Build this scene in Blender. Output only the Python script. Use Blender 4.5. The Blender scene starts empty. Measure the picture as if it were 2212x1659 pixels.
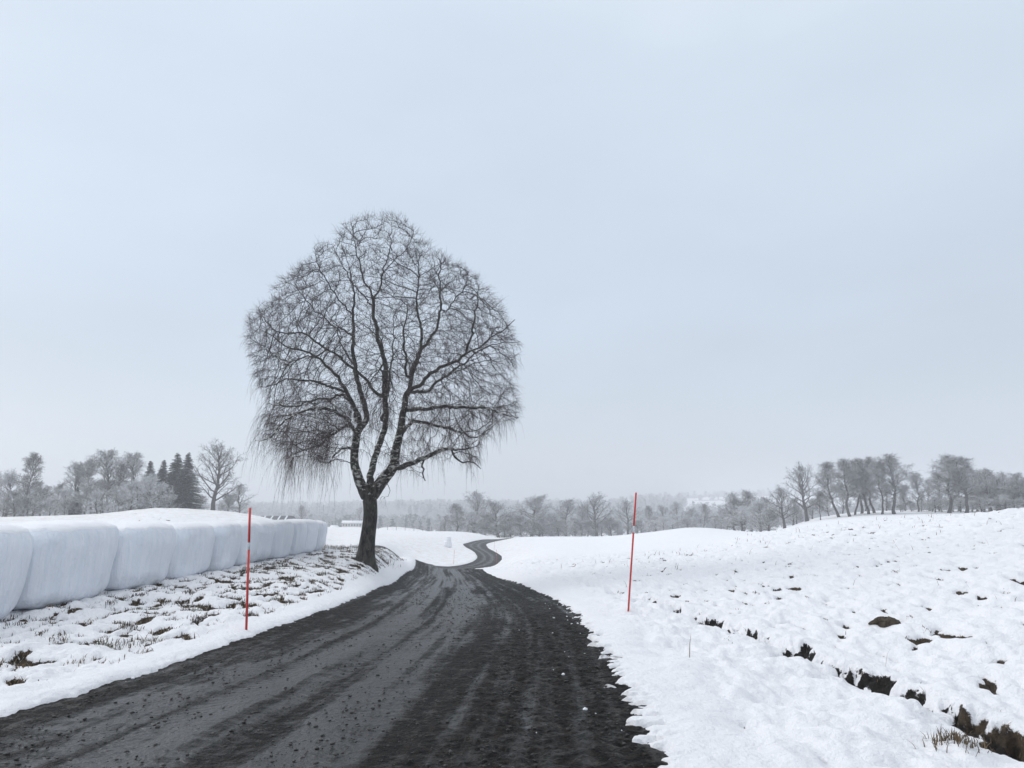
import bpy, math, random
import numpy as np
from mathutils import Vector, kdtree
R=math.radians
sc=bpy.context.scene
# ------------------------------------------------------------------ camera
cam=bpy.data.cameras.new('camera'); camo=bpy.data.objects.new('camera',cam); sc.collection.objects.link(camo)
sc.camera=camo
cam.sensor_width=36.0; cam.lens=36.0*1661.0/2212.0; cam.clip_start=.1; cam.clip_end=9000
camo.location=(0,0,1.65); camo.rotation_euler=(R(90)+math.atan((1105-829.5)/1661.0),0,0)
# ------------------------------------------------------------------ sky: overcast, with a trace of blue
SUN_EL,SUN_AZ=33,-62
w=bpy.data.worlds.new('World'); sc.world=w; w.use_nodes=True
nt=w.node_tree; nt.nodes.clear()
wo=nt.nodes.new('ShaderNodeOutputWorld'); bg=nt.nodes.new('ShaderNodeBackground')
sky=nt.nodes.new('ShaderNodeTexSky'); sky.sky_type='NISHITA'; sky.sun_disc=False
sky.sun_elevation=R(SUN_EL); sky.sun_rotation=R(SUN_AZ)%(2*math.pi)
skm=nt.nodes.new('ShaderNodeVectorMath'); skm.operation='SCALE'; skm.inputs['Scale'].default_value=0.02
nt.links.new(sky.outputs[0],skm.inputs[0])
tc=nt.nodes.new('ShaderNodeTexCoord'); sx=nt.nodes.new('ShaderNodeSeparateXYZ')
nt.links.new(tc.outputs['Generated'],sx.inputs[0])
ns=nt.nodes.new('ShaderNodeTexNoise'); ns.inputs['Scale'].default_value=2.6; ns.inputs['Detail'].default_value=4; ns.inputs['Roughness'].default_value=.45
mp=nt.nodes.new('ShaderNodeMapping'); mp.inputs['Scale'].default_value=(1,1,2.6)
nt.links.new(tc.outputs['Generated'],mp.inputs[0]); nt.links.new(mp.outputs[0],ns.inputs['Vector'])
nm=nt.nodes.new('ShaderNodeMath'); nm.operation='MULTIPLY_ADD'; nm.inputs[1].default_value=.40; nm.inputs[2].default_value=-.20
nt.links.new(ns.outputs['Fac'],nm.inputs[0])
ad=nt.nodes.new('ShaderNodeMath'); ad.operation='ADD'
nt.links.new(sx.outputs['Z'],ad.inputs[0]); nt.links.new(nm.outputs[0],ad.inputs[1])
rp=nt.nodes.new('ShaderNodeValToRGB'); cr=rp.color_ramp
cr.elements[0].position=0; cr.elements[0].color=(.45,.505,.575,1)
cr.elements[1].position=1; cr.elements[1].color=(1,1,1,1)
for p_,c_ in ((.12,(.47,.530,.605,1)),(.3,(.53,.61,.70,1)),(.55,(.62,.71,.80,1))):
    e_=cr.elements.new(p_); e_.color=c_
nt.links.new(ad.outputs[0],rp.inputs[0])
am=nt.nodes.new('ShaderNodeVectorMath'); am.operation='ADD'
nt.links.new(rp.outputs[0],am.inputs[0]); nt.links.new(skm.outputs[0],am.inputs[1])
nt.links.new(am.outputs[0],bg.inputs['Color']); bg.inputs['Strength'].default_value=1.0
nt.links.new(bg.outputs[0],wo.inputs[0])
# ------------------------------------------------------------------ weak sun through thick cloud
sd=bpy.data.lights.new('sun','SUN'); sd.energy=1.35; sd.angle=R(32); sd.color=(1,.98,.95)
so=bpy.data.objects.new('sun',sd); sc.collection.objects.link(so)
so.rotation_euler=Vector((math.sin(R(SUN_AZ))*math.cos(R(SUN_EL)),math.cos(R(SUN_AZ))*math.cos(R(SUN_EL)),math.sin(R(SUN_EL)))).to_track_quat('Z','Y').to_euler()
sc.view_settings.view_transform='Standard'; sc.view_settings.look='None'; sc.view_settings.gamma=1
sc.view_settings.exposure=0.0; sc.view_settings.use_curve_mapping=False
sc.cycles.volume_bounces=3; sc.cycles.max_bounces=6; sc.cycles.diffuse_bounces=3
# ------------------------------------------------------------------ land form, columns of heights by azimuth
# ---- pixel units: photo seen 2212 px wide
F=1661.0; CX=1106.0; CY=829.5; PITCH=math.atan((1105-829.5)/1661.0); EYE=1.65
sp,cp=math.sin(PITCH),math.cos(PITCH)
def v2dz(v,y):
    k=-(v-CY)/F
    return y*(sp+k*cp)/(cp-k*sp)
def v2z(v,y): return EYE+v2dz(v,y)
def project(x,y,z):
    dz=z-EYE; d=y*cp+dz*sp; up=dz*cp-y*sp
    return CX+F*x/d, CY-F*up/d
def pt(u,v,y):
    dz=v2dz(v,y); d=y*cp+dz*sp
    return ((u-CX)/F*d, y, EYE+dz)
def pchip(xk,yk,x):
    xk=np.asarray(xk,float); yk=np.asarray(yk,float); h=np.diff(xk); dl=np.diff(yk)/h
    n=len(xk); m=np.zeros(n)
    for i in range(1,n-1):
        if dl[i-1]*dl[i]>0:
            w1=2*h[i]+h[i-1]; w2=h[i]+2*h[i-1]
            m[i]=(w1+w2)/(w1/dl[i-1]+w2/dl[i])
    m[0]=dl[0]; m[-1]=dl[-1]
    x=np.clip(x,xk[0],xk[-1]); i=np.clip(np.searchsorted(xk,x)-1,0,n-2)
    t=(x-xk[i])/h[i]; t2=t*t; t3=t2*t
    return (2*t3-3*t2+1)*yk[i]+(t3-2*t2+t)*h[i]*m[i]+(-2*t3+3*t2)*yk[i+1]+(t3-t2)*h[i]*m[i+1]
# each column: azimuth by photo u; entries (distance y, 'z' value) or (distance, -v) 
def Z(y,z): return (y,z)
def V(y,v): return (y,v2z(v,y))
ROADZ=[Z(1,0),Z(5,0),Z(9,0),Z(13,-.10),Z(21.6,-.55),Z(31,-1.05),V(40,1229.5)]
far_l=[Z(420,-9),Z(700,-13),V(1100,1100),V(1600,1095),V(2100,1101)]
COL={
-900:[Z(1,0),Z(6,.05),Z(20,.3),Z(60,.8),Z(150,.6),Z(300,0),Z(700,-4),V(1600,1090),V(2100,1095)],
0:[Z(1,0),Z(5.5,0),Z(8,.03),Z(11,.08),Z(20,.2),V(60,1118),V(150,1120),V(300,1116),Z(700,-6),V(1600,1097),V(2100,1103)],
200:[Z(1,0),Z(7.5,0),Z(9.5,.03),Z(13.3,.12),Z(25,.3),V(60,1112),V(110,1117),V(200,1113),Z(400,-4),Z(700,-9),V(1600,1097),V(2100,1103)],
350:[Z(1,0),Z(9,0),Z(12,.05),Z(16.3,.14),Z(28,.45),V(60,1097),V(85,1104),V(170,1106),Z(400,-5),Z(700,-10),V(1600,1097),V(2100,1103)],
470:[Z(1,0),Z(9.7,0),Z(12,.03),Z(19.8,.14),Z(30,.35),V(60,1103),V(85,1111),V(150,1111),Z(400,-7),Z(700,-12),V(1600,1097),V(2100,1103)],
560:[Z(1,0),Z(10.5,0),Z(13,.0),Z(17,.05),Z(23,.16),Z(32,.25),V(60,1115),V(85,1122),V(150,1121),Z(400,-9),Z(700,-13),V(1600,1096),V(2100,1102)],
640:[Z(1,0),Z(12.3,-.03),Z(15,-.04),Z(20,.05),Z(27.5,.15),Z(34,.15),V(60,1140),V(110,1136),V(220,1131),Z(420,-10),Z(700,-13),V(1600,1096),V(2100,1102)],
715:[Z(1,0),Z(9,0),Z(14,-.10),Z(18,-.12),Z(24,.02),Z(33,.14),Z(40,-.3),V(60,1176),V(110,1158),V(225,1138.5),Z(300,-5.5),Z(430,-10),Z(700,-13),V(1600,1095),V(2100,1101)],
780:[Z(1,0),Z(9,0),Z(16,-.22),Z(19,-.25),V(26,1215),V(30,1186),Z(37,-.3),V(55,1188),V(110,1160),V(225,1138.5),Z(300,-6),Z(430,-10),Z(700,-13),V(1600,1094),V(2100,1100)],
835:[Z(1,0),Z(9,0),Z(13,-.1),Z(19.5,-.42),Z(22.5,-.50),Z(25,-.60),Z(29,-.35),V(34,1182.5),Z(43,-1.3),V(60,1194),V(115,1164),V(200,1147),V(230,1144),Z(270,-5.6),V(330,1137),Z(430,-9.5),Z(700,-13),V(1600,1094),V(2100,1100)],
880:[Z(1,0),Z(9,0),Z(13,-.1),Z(21.6,-.53),Z(28,-.88),V(34,1229),V(38,1215),V(44,1197),Z(52,-2.7),Z(70,-4.4),V(86,1222),V(98,1200),V(125,1166),V(200,1148),V(230,1146),Z(270,-5.8),V(330,1139),Z(430,-10),Z(700,-13),V(1600,1092),V(2100,1098)],
925:ROADZ[:6]+[Z(38,-1.33),V(42,1226),V(49,1211),Z(60,-3.6),V(86,1226.5),V(100,1206),V(125,1178),V(190,1150),V(225,1147.5),Z(290,-7.5),V(350,1146),Z(430,-11),Z(700,-13),V(1600,1092),V(2100,1098)],
975:ROADZ+[Z(52,-2.45),Z(66,-3.65),Z(80,-4.75),V(95,1220),V(115,1197),V(140,1180.5),V(190,1153),V(225,1147),Z(290,-8.5),Z(430,-12),Z(700,-13),V(1600,1092),V(2100,1098)],
1030:ROADZ+[Z(52,-2.45),Z(66,-3.65),Z(80,-4.75),V(98,1218.5),V(115,1205),V(150,1181),V(190,1160),V(225,1151),Z(290,-8.5),Z(430,-12),Z(700,-13),V(1600,1092),V(2100,1098)],
1075:ROADZ[:6]+[Z(38,-1.25),V(50,1224),Z(66,-3.55),Z(80,-4.70),V(100,1219),V(115,1205),V(150,1184),V(200,1165),V(225,1162.5),Z(290,-9),Z(430,-12),Z(700,-13),V(1600,1092),V(2100,1098)],
1130:[Z(1,0),Z(9,0),Z(13,-.1),Z(21.6,-.53),Z(28,-.75),Z(38,-.95),V(51,1209),Z(66,-3.0),V(90,1206),V(120,1188),V(190,1161),V(215,1160),Z(290,-9),Z(430,-12),Z(700,-13),V(1600,1092),V(2100,1098)],
1200:[Z(1,0),Z(9,0),Z(13,-.1),Z(17,-.27),Z(24,-.50),Z(38,-.75),V(52,1200.5),Z(62,-2.05),V(100,1187),V(180,1159.5),V(210,1159),Z(290,-9),Z(430,-12),Z(700,-12),V(1600,1092),V(2100,1098)],
1300:[Z(1,0),Z(9,0),Z(14,-.12),Z(18,-.2),Z(25,-.30),Z(38,-.55),V(50,1197),Z(60,-1.7),V(100,1184),V(165,1159),V(190,1159.5),Z(290,-8),Z(430,-12),Z(700,-12),V(1600,1092),V(2100,1098)],
1400:[Z(1,0),Z(7,0),Z(15,-.12),Z(25,-.08),Z(36,-.35),V(48,1190),Z(58,-1.2),V(95,1175),V(150,1150.5),V(175,1150.5),Z(290,-7),Z(430,-11),Z(700,-12),V(1500,1078),V(2100,1074)],
1500:[Z(1,0),Z(6,0),Z(12,-.13),Z(20,.02),Z(32,-.05),V(45,1184),Z(56,-.9),V(95,1163),V(150,1140),V(175,1140),Z(290,-6),Z(430,-10),Z(700,-11),V(1400,1082),V(2000,1069)],
1640:[Z(1,0),Z(4,0),Z(9.5,-.14),Z(14,.05),Z(22,.25),Z(32,.42),V(41,1152),Z(52,.1),V(95,1153),V(150,1149.5),V(175,1150),Z(260,-6),Z(430,-8),Z(700,-9),V(1400,1078),V(2000,1066)],
1770:[Z(1,0),Z(4,0),Z(8.7,-.14),Z(13,.12),Z(22,.50),Z(30,.75),V(38,1137.5),Z(50,.4),V(95,1143),V(140,1130),V(200,1117),Z(300,-1),Z(430,-5),Z(700,-8),V(1400,1078),V(2000,1066)],
1900:[Z(1,0),Z(3.6,0),Z(7.9,-.14),Z(12,.15),Z(20,.58),Z(28,.95),V(35,1126),Z(47,1.0),V(95,1134),V(140,1118),V(200,1103),Z(300,1.2),Z(700,-5),V(1400,1078),V(2000,1066)],
2212:[Z(1,0),Z(3,0),Z(6.4,-.15),Z(10,.25),Z(16,.85),Z(22,1.35),V(28,1100.5),Z(40,1.6),V(95,1108),V(150,1107),V(220,1100),Z(400,1),Z(800,-2),V(1400,1078),V(2000,1070)],
3100:[Z(1,0),Z(3,.0),Z(5,.1),Z(10,.8),Z(20,1.9),Z(40,2.6),Z(150,2.6),Z(800,3),V(1600,1080),V(2000,1075)],
}
A_=[];tab=[]
LY=np.linspace(0,math.log(2100),520)
for u in sorted(COL):
    e=COL[u]; A_.append((u-CX)/F*cp)
    tab.append(pchip([math.log(max(q[0],1)) for q in e],[q[1] for q in e],LY))
A_=np.array(A_); tab=np.array(tab)
AG=np.linspace(A_[0],A_[-1],700)
TAB=np.array([pchip(A_,tab[:,j],AG) for j in range(len(LY))]).T  # [a,ly]
def blur(T,k,ax):
    w=np.exp(-0.5*(np.arange(-3*k,3*k+1)/k)**2); w/=w.sum()
    P=np.pad(T,[(3*k,3*k) if i==ax else (0,0) for i in range(2)],mode='edge'); o=0
    n=T.shape[ax]
    for i,ww in enumerate(w): o=o+ww*(P[i:i+n] if ax==0 else P[:,i:i+n])
    return o
TAB=blur(blur(TAB,3,0),2,1)
def H(x,y):
    x=np.asarray(x,float); y=np.asarray(y,float)
    r=np.hypot(x,y); ang=np.arctan2(x,y); lim=math.atan(A_[-1])-.001
    liml=math.atan(A_[0])+.001
    ac=np.clip(ang,liml,lim); a=np.tan(ac); yy=np.maximum(r*np.cos(ac),1.0)
    fa=np.clip((a-AG[0])/(AG[1]-AG[0]),0,len(AG)-1.001); fl=np.clip(np.log(yy)/(LY[1]-LY[0]),0,len(LY)-1.001)
    i=fa.astype(int); j=fl.astype(int); p=fa-i; q=fl-j
    z=(TAB[i,j]*(1-p)+TAB[i+1,j]*p)*(1-q)+(TAB[i,j+1]*(1-p)+TAB[i+1,j+1]*p)*q
    w=np.clip((np.abs(ang)-1.2)/1.2,0,1); w=w*w*(3-2*w)
    return z*(1-w)

rng=np.random.default_rng(7); random.seed(7)
# ------------------------------------------------------------------ helpers
_P=rng.permutation(512); _P=np.concatenate([_P,_P]); _G=rng.uniform(0,2*np.pi,512); _GX,_GY=np.cos(_G),np.sin(_G)
def perlin(x,y,o=0):
    x=np.asarray(x,float)+o*17.3; y=np.asarray(y,float)-o*9.7
    xi=np.floor(x).astype(int); yi=np.floor(y).astype(int); xf=x-xi; yf=y-yi
    u=xf*xf*xf*(xf*(xf*6-15)+10); v=yf*yf*yf*(yf*(yf*6-15)+10)
    def g(a,b):
        h=_P[(_P[(xi+a)&511]+yi+b)&511]
        return _GX[h]*(xf-a)+_GY[h]*(yf-b)
    return ((g(0,0)*(1-u)+g(1,0)*u)*(1-v)+(g(0,1)*(1-u)+g(1,1)*u)*v)*1.5
def fbm(x,y,oct=3,o=0):
    s=0;a=1;t=0
    for k in range(oct): s=s+a*perlin(x*2**k,y*2**k,o+k*3); t+=a; a*=.5
    return s/t
def ss(a,b,x): t=np.clip((x-a)/(b-a),0,1); return t*t*(3-2*t)
def mesh_np(name,V_,Q=None,T=None,mats=(),smooth=True,parent=None,fmat=None,attrs=None,uv=None):
    V_=np.asarray(V_,np.float32).reshape(-1,3); me=bpy.data.meshes.new(name)
    fs=[]; 
    nq=0 if Q is None else len(Q); ntq=0 if T is None else len(T)
    loops=np.concatenate([np.asarray(Q,np.int32).ravel() if nq else np.zeros(0,np.int32), np.asarray(T,np.int32).ravel() if ntq else np.zeros(0,np.int32)])
    starts=np.concatenate([np.arange(nq)*4, nq*4+np.arange(ntq)*3]).astype(np.int32)
    me.vertices.add(len(V_)); me.vertices.foreach_set('co',V_.ravel())
    me.loops.add(len(loops)); me.loops.foreach_set('vertex_index',loops.astype(np.int32))
    me.polygons.add(nq+ntq); me.polygons.foreach_set('loop_start',starts)
    if smooth: me.polygons.foreach_set('use_smooth',np.ones(nq+ntq,bool))
    if fmat is not None: me.polygons.foreach_set('material_index',np.asarray(fmat,np.int32))
    for k,a in (attrs or {}).items():
        at=me.attributes.new(k,'FLOAT','POINT'); at.data.foreach_set('value',np.asarray(a,np.float32))
    if uv is not None:
        ul=me.uv_layers.new(name='UVMap'); ul.data.foreach_set('uv',np.asarray(uv,np.float32)[loops].ravel())
    me.update(calc_edges=True); me.validate()
    for m in mats: me.materials.append(m)
    o=bpy.data.objects.new(name,me); sc.collection.objects.link(o)
    if parent: o.parent=parent
    return o
def tag(o,label=None,cat=None,group=None,kind=None):
    if label: o['label']=label
    if cat: o['category']=cat
    if group: o['group']=group
    if kind: o['kind']=kind
    return o
def empty(name,loc,rz=0):
    o=bpy.data.objects.new(name,None); sc.collection.objects.link(o); o.location=loc; o.rotation_euler=(0,0,rz); o.empty_display_size=.2
    return o
class MB:
    def __init__(s): s.v=[];s.q=[];s.t=[];s.n=0
    def add(s,v,q=None,t=None):
        v=np.asarray(v,float).reshape(-1,3); s.v.append(v)
        if q is not None and len(q): s.q.append(np.asarray(q)+s.n)
        if t is not None and len(t): s.t.append(np.asarray(t)+s.n)
        s.n+=len(v)
    def box(s,x0,x1,y0,y1,z0,z1):
        v=[(x,y,z) for z in (z0,z1) for x,y in ((x0,y0),(x1,y0),(x1,y1),(x0,y1))]
        s.add(v,[(3,2,1,0),(4,5,6,7),(0,1,5,4),(1,2,6,5),(2,3,7,6),(3,0,4,7)])
    def tube(s,P,r,n=6,cap=True):
        P=np.asarray(P,float); r=np.asarray(r,float); m=len(P)
        T=np.gradient(P,axis=0); T/=np.linalg.norm(T,axis=1)[:,None]+1e-9
        up=np.array([0,0,1.]) if abs(T[0][2])<.9 else np.array([1.,0,0])
        a=np.cross(T[0],up); a/=np.linalg.norm(a); A=np.empty((m,3)); 
        for i in range(m):
            a=a-T[i]*a.dot(T[i]); a/=np.linalg.norm(a)+1e-9; A[i]=a
        B=np.cross(T,A); th=np.arange(n)*2*np.pi/n
        V_=P[:,None]+r[:,None,None]*(np.cos(th)[None,:,None]*A[:,None]+np.sin(th)[None,:,None]*B[:,None])
        i=np.arange(m-1)[:,None]*n; j=np.arange(n)[None]; k=(j+1)%n
        Q=np.stack([i+j,i+k,i+n+k,i+n+j],-1).reshape(-1,4)
        V_=V_.reshape(-1,3)
        t=None
        if cap:
            V_=np.vstack([V_,P[:1],P[-1:]]); c0=m*n;c1=c0+1
            t=[(c0,(q+1)%n,q) for q in range(n)]+[(c1,(m-1)*n+q,(m-1)*n+(q+1)%n) for q in range(n)]
        s.add(V_,Q,t)
    def segs(s,P0,P1,r0,r1,n=3):
        P0=np.asarray(P0,float);P1=np.asarray(P1,float); D=P1-P0; D/=np.linalg.norm(D,axis=1)[:,None]+1e-9
        up=np.where(np.abs(D[:,2:3])<.9,np.array([[0,0,1.]]),np.array([[1.,0,0]]))
        A=np.cross(D,up); A/=np.linalg.norm(A,axis=1)[:,None]+1e-9; B=np.cross(D,A); th=np.arange(n)*2*np.pi/n
        ring=np.cos(th)[None,:,None]*A[:,None]+np.sin(th)[None,:,None]*B[:,None]
        r0=np.broadcast_to(r0,len(P0)); r1=np.broadcast_to(r1,len(P0))
        V_=np.concatenate([P0[:,None]+ring*r0[:,None,None],P1[:,None]+ring*r1[:,None,None]],1)
        i=np.arange(len(P0))[:,None]*2*n; j=np.arange(n)[None]; k=(j+1)%n
        s.add(V_,np.stack([i+j,i+k,i+n+k,i+n+j],-1).reshape(-1,4))
    def build(s,name,mats,parent=None,smooth=True,**kw):
        return mesh_np(name,np.concatenate(s.v),np.concatenate(s.q) if s.q else None,np.concatenate(s.t) if s.t else None,mats if isinstance(mats,(list,tuple)) else [mats],smooth,parent,**kw)
# ------------------------------------------------------------------ materials
def mat(name):
    m=bpy.data.materials.new(name); m.use_nodes=True; n=m.node_tree; n.nodes.clear()
    o=n.nodes.new('ShaderNodeOutputMaterial'); b=n.nodes.new('ShaderNodeBsdfPrincipled'); n.links.new(b.outputs[0],o.inputs[0])
    return m,n,b
def N(n,t,**kw):
    x=n.nodes.new('ShaderNode'+t)
    for k,v in kw.items():
        if k in x.inputs: x.inputs[k].default_value=v
        else: setattr(x,k,v)
    return x
def noise(n,scale,vec=None,detail=3,rough=.55,ms=None,dist=0):
    x=N(n,'TexNoise',Scale=scale,Detail=detail,Roughness=rough,Distortion=dist)
    if vec is not None:
        if ms is not None:
            m=N(n,'Mapping'); m.inputs['Scale'].default_value=ms; n.links.new(vec,m.inputs[0]); vec=m.outputs[0]
        n.links.new(vec,x.inputs['Vector'])
    return x.outputs['Fac']
def mathn(n,op,a,b=None,c=None,clamp=False):
    x=N(n,'Math',operation=op,use_clamp=clamp)
    for i,q in enumerate((a,b,c)):
        if q is None: continue
        if isinstance(q,(int,float)): x.inputs[i].default_value=q
        else: n.links.new(q,x.inputs[i])
    return x.outputs[0]
def rng_(n,x,a,b,c=0.,d=1.):
    m=N(n,'MapRange'); m.interpolation_type='SMOOTHSTEP'; n.links.new(x,m.inputs[0])
    for i,v in enumerate((a,b,c,d)): m.inputs[i+1].default_value=v
    return m.outputs[0]
def mix(n,f,a,b):
    m=N(n,'Mix',data_type='RGBA')
    for i,q in ((0,f),(6,a),(7,b)):
        if isinstance(q,(int,float)): m.inputs[i].default_value=q
        elif isinstance(q,tuple): m.inputs[i].default_value=(*q,1)
        else: n.links.new(q,m.inputs[i])
    return m.outputs[2]
def bump(n,b,h,strength,dist=.02):
    x=N(n,'Bump',Strength=strength,Distance=dist); n.links.new(h,x.inputs['Height']); n.links.new(x.outputs[0],b.inputs['Normal'])
def upness(n):
    g=N(n,'NewGeometry'); s=N(n,'SeparateXYZ'); n.links.new(g.outputs['Normal'],s.inputs[0]); return s.outputs['Z']
SNOW=(.90,.90,.925)
def simple(name,col,rough=.6,col2=None,scale=8,bs=0,metallic=0):
    m,n,b=mat(name); tcn=N(n,'TexCoord').outputs['Object']; f=noise(n,scale,tcn,4)
    n.links.new(mix(n,rng_(n,f,.35,.65),col,col2 or tuple(c*.8 for c in col)),b.inputs['Base Color'])
    b.inputs['Roughness'].default_value=rough; b.inputs['Metallic'].default_value=metallic
    if bs: bump(n,b,f,bs)
    return m
def m_ground():
    m,n,b=mat('snow_ground'); tcn=N(n,'TexCoord').outputs['Object']
    at=N(n,'Attribute',attribute_name='bare').outputs['Fac']; far=N(n,'Attribute',attribute_name='stubble').outputs['Fac']; gr=N(n,'Attribute',attribute_name='green').outputs['Fac']
    fine=noise(n,38,tcn,5,.7); f2=noise(n,9,tcn,4,.6)
    msk=rng_(n,mathn(n,'ADD',at,mathn(n,'ADD',mathn(n,'MULTIPLY_ADD',fine,.8,-.4),mathn(n,'MULTIPLY_ADD',f2,.7,-.35))),.42,.58)
    soil=mix(n,rng_(n,f2,.35,.65),(.006,.0045,.003),(.10,.068,.040)); soil=mix(n,rng_(n,fine,.35,.7),soil,(.05,.035,.022))
    grass=mix(n,fine,(.016,.024,.010),(.075,.088,.042)); soil=mix(n,mathn(n,'MULTIPLY',mathn(n,'MAXIMUM',gr,0.),rng_(n,f2,.35,.6)),soil,grass)
    soil=mix(n,rng_(n,gr,-.15,-.7),soil,(.007,.0055,.004)); st=mix(n,mathn(n,'MULTIPLY',mathn(n,'MINIMUM',far,1.0),rng_(n,noise(n,1.4,tcn,5,.75,ms=(1,.35,1)),.35,.75)),SNOW,(.60,.54,.46))  # negative greenness: shade inside ditch openings and crack painted into the soil colour
    st=mix(n,rng_(n,far,1.2,1.8),st,(.17,.17,.175)); n.links.new(mix(n,msk,st,soil),b.inputs['Base Color'])
    b.inputs['Roughness'].default_value=.75; b.inputs['Specular IOR Level'].default_value=.25
    h=mathn(n,'ADD',mathn(n,'ADD',noise(n,26,tcn,5,.65),mathn(n,'MULTIPLY',noise(n,7,tcn,4,.55),2.0)),mathn(n,'MULTIPLY',msk,-.5))
    bump(n,b,h,.75,.04)
    return m
def m_road():
    m,n,b=mat('wet_gravel'); uv=N(n,'UVMap').outputs[0]
    tr=N(n,'Attribute',attribute_name='track').outputs['Fac']; td=N(n,'Attribute',attribute_name='tread').outputs['Fac']
    stre=noise(n,1.0,uv,5,.6,ms=(5,.45,1)); fine=noise(n,26,uv,6,.75); med=noise(n,6,uv,5,.65); big=noise(n,1.3,uv,4,.6)
    pk=mathn(n,'ADD',tr,mathn(n,'MULTIPLY_ADD',stre,1.3,-.65)); pk=mathn(n,'ADD',pk,mathn(n,'MULTIPLY_ADD',med,1.3,-.65)); pk=mathn(n,'ADD',pk,mathn(n,'MULTIPLY_ADD',fine,.8,-.4))
    pk=rng_(n,pk,-.05,1.0); clod=noise(n,13,uv,4,.7)
    vo=N(n,'TexVoronoi',Scale=15.); n.links.new(uv,vo.inputs['Vector'])
    vs=N(n,'SeparateColor'); n.links.new(vo.outputs['Color'],vs.inputs[0])
    spot=mathn(n,'MULTIPLY',rng_(n,vo.outputs['Distance'],.36,.18),rng_(n,vs.outputs[0],.52,.66))
    vo2=N(n,'TexVoronoi',Scale=42.); n.links.new(uv,vo2.inputs['Vector'])
    fr=rng_(n,fine,.36,.66); f9=rng_(n,noise(n,70,uv,3,.7),.35,.65); dark=mix(n,rng_(n,clod,.44,.60),(.0018,.0015,.0012),(.032,.0245,.019)); dark=mix(n,mathn(n,'MULTIPLY',fr,.5),dark,(.012,.010,.009)); dark=mix(n,mathn(n,'MULTIPLY',rng_(n,med,.50,.66),f9),dark,(.085,.078,.070))
    light=mix(n,fr,(.013,.0125,.012),(.066,.0655,.065)); light=mix(n,rng_(n,med,.35,.7),light,(.050,.050,.050)); light=mix(n,mathn(n,'MULTIPLY',f9,.25),light,(.03,.03,.03))
    col=mix(n,pk,dark,light)
    sg=N(n,'SeparateXYZ'); n.links.new(uv,sg.inputs[0])
    # tyre tread chevrons pressed into two bands
    ch=mathn(n,'ABSOLUTE',mathn(n,'SUBTRACT',mathn(n,'FRACT',mathn(n,'MULTIPLY',sg.outputs[0],2.6)),.5))
    ph=mathn(n,'SINE',mathn(n,'MULTIPLY',mathn(n,'ADD',sg.outputs[1],mathn(n,'MULTIPLY',ch,.30)),46.))
    tread=mathn(n,'MULTIPLY',mathn(n,'MULTIPLY',rng_(n,ph,-.2,.5),td),rng_(n,big,.36,.50))
    col=mix(n,mathn(n,'MULTIPLY',tread,.75),col,(.016,.015,.015))
    col=mix(n,mathn(n,'MULTIPLY',spot,.85),col,(.006,.0055,.005))
    n.links.new(col,b.inputs['Base Color'])
    n.links.new(rng_(n,pk,0.,1.,.55,.36),b.inputs['Roughness']); n.links.new(rng_(n,pk,0.,1.,.10,.36),b.inputs['Specular IOR Level'])
    h=mathn(n,'ADD',mathn(n,'MULTIPLY',fine,.9),mathn(n,'MULTIPLY',clod,1.6)); h=mathn(n,'SUBTRACT',h,mathn(n,'MULTIPLY',vo2.outputs['Distance'],.35))
    h=mathn(n,'MULTIPLY',h,rng_(n,pk,0.,.9,1.,.22)); h=mathn(n,'ADD',h,mathn(n,'MULTIPLY',spot,.25)); h=mathn(n,'SUBTRACT',h,mathn(n,'MULTIPLY',tread,.3))
    bump(n,b,h,1.,.05)
    return m
def m_birch():
    m,n,b=mat('birch_bark'); g=N(n,'TexCoord').outputs['Object']
    f=noise(n,9,g,6,.7,ms=(1,1,.35)); f2=noise(n,5,g,5,.65,ms=(1,1,2.2)); f3=noise(n,40,g,4,.6)
    bark=mix(n,rng_(n,f,.36,.64),(.004,.0035,.003),(.085,.075,.067)); bark=mix(n,rng_(n,noise(n,3,g,3),.5,.7),bark,(.045,.05,.035))
    wh=N(n,'Attribute',attribute_name='pale').outputs['Fac']
    wm=rng_(n,mathn(n,'ADD',mathn(n,'MULTIPLY_ADD',f3,.35,-.17),mathn(n,'ADD',f2,mathn(n,'MULTIPLY',wh,.17))),.70,.76)
    col=mix(n,wm,bark,(.50,.49,.46))
    sm=rng_(n,mathn(n,'ADD',upness(n),mathn(n,'MULTIPLY_ADD',f3,.8,-.4)),.80,1.0)
    n.links.new(mix(n,sm,col,(.82,.84,.87)),b.inputs['Base Color']); b.inputs['Roughness'].default_value=.85
    bump(n,b,mathn(n,'ADD',f,mathn(n,'MULTIPLY',f3,.3)),.9,.05)
    return m
def m_twig(name,c1,c2,frost,fcol=(.72,.74,.77)):
    m,n,b=mat(name); g=N(n,'TexCoord').outputs['Object']; f=noise(n,2.2,g,4,.7); f3=noise(n,9,g,3)
    col=mix(n,f,c1,c2); sm=rng_(n,mathn(n,'ADD',mathn(n,'MULTIPLY',upness(n),.5),f3),1.0-frost,1.25-frost)
    n.links.new(mix(n,sm,col,fcol),b.inputs['Base Color']); b.inputs['Roughness'].default_value=.9; b.inputs['Specular IOR Level'].default_value=.2
    return m
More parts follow.
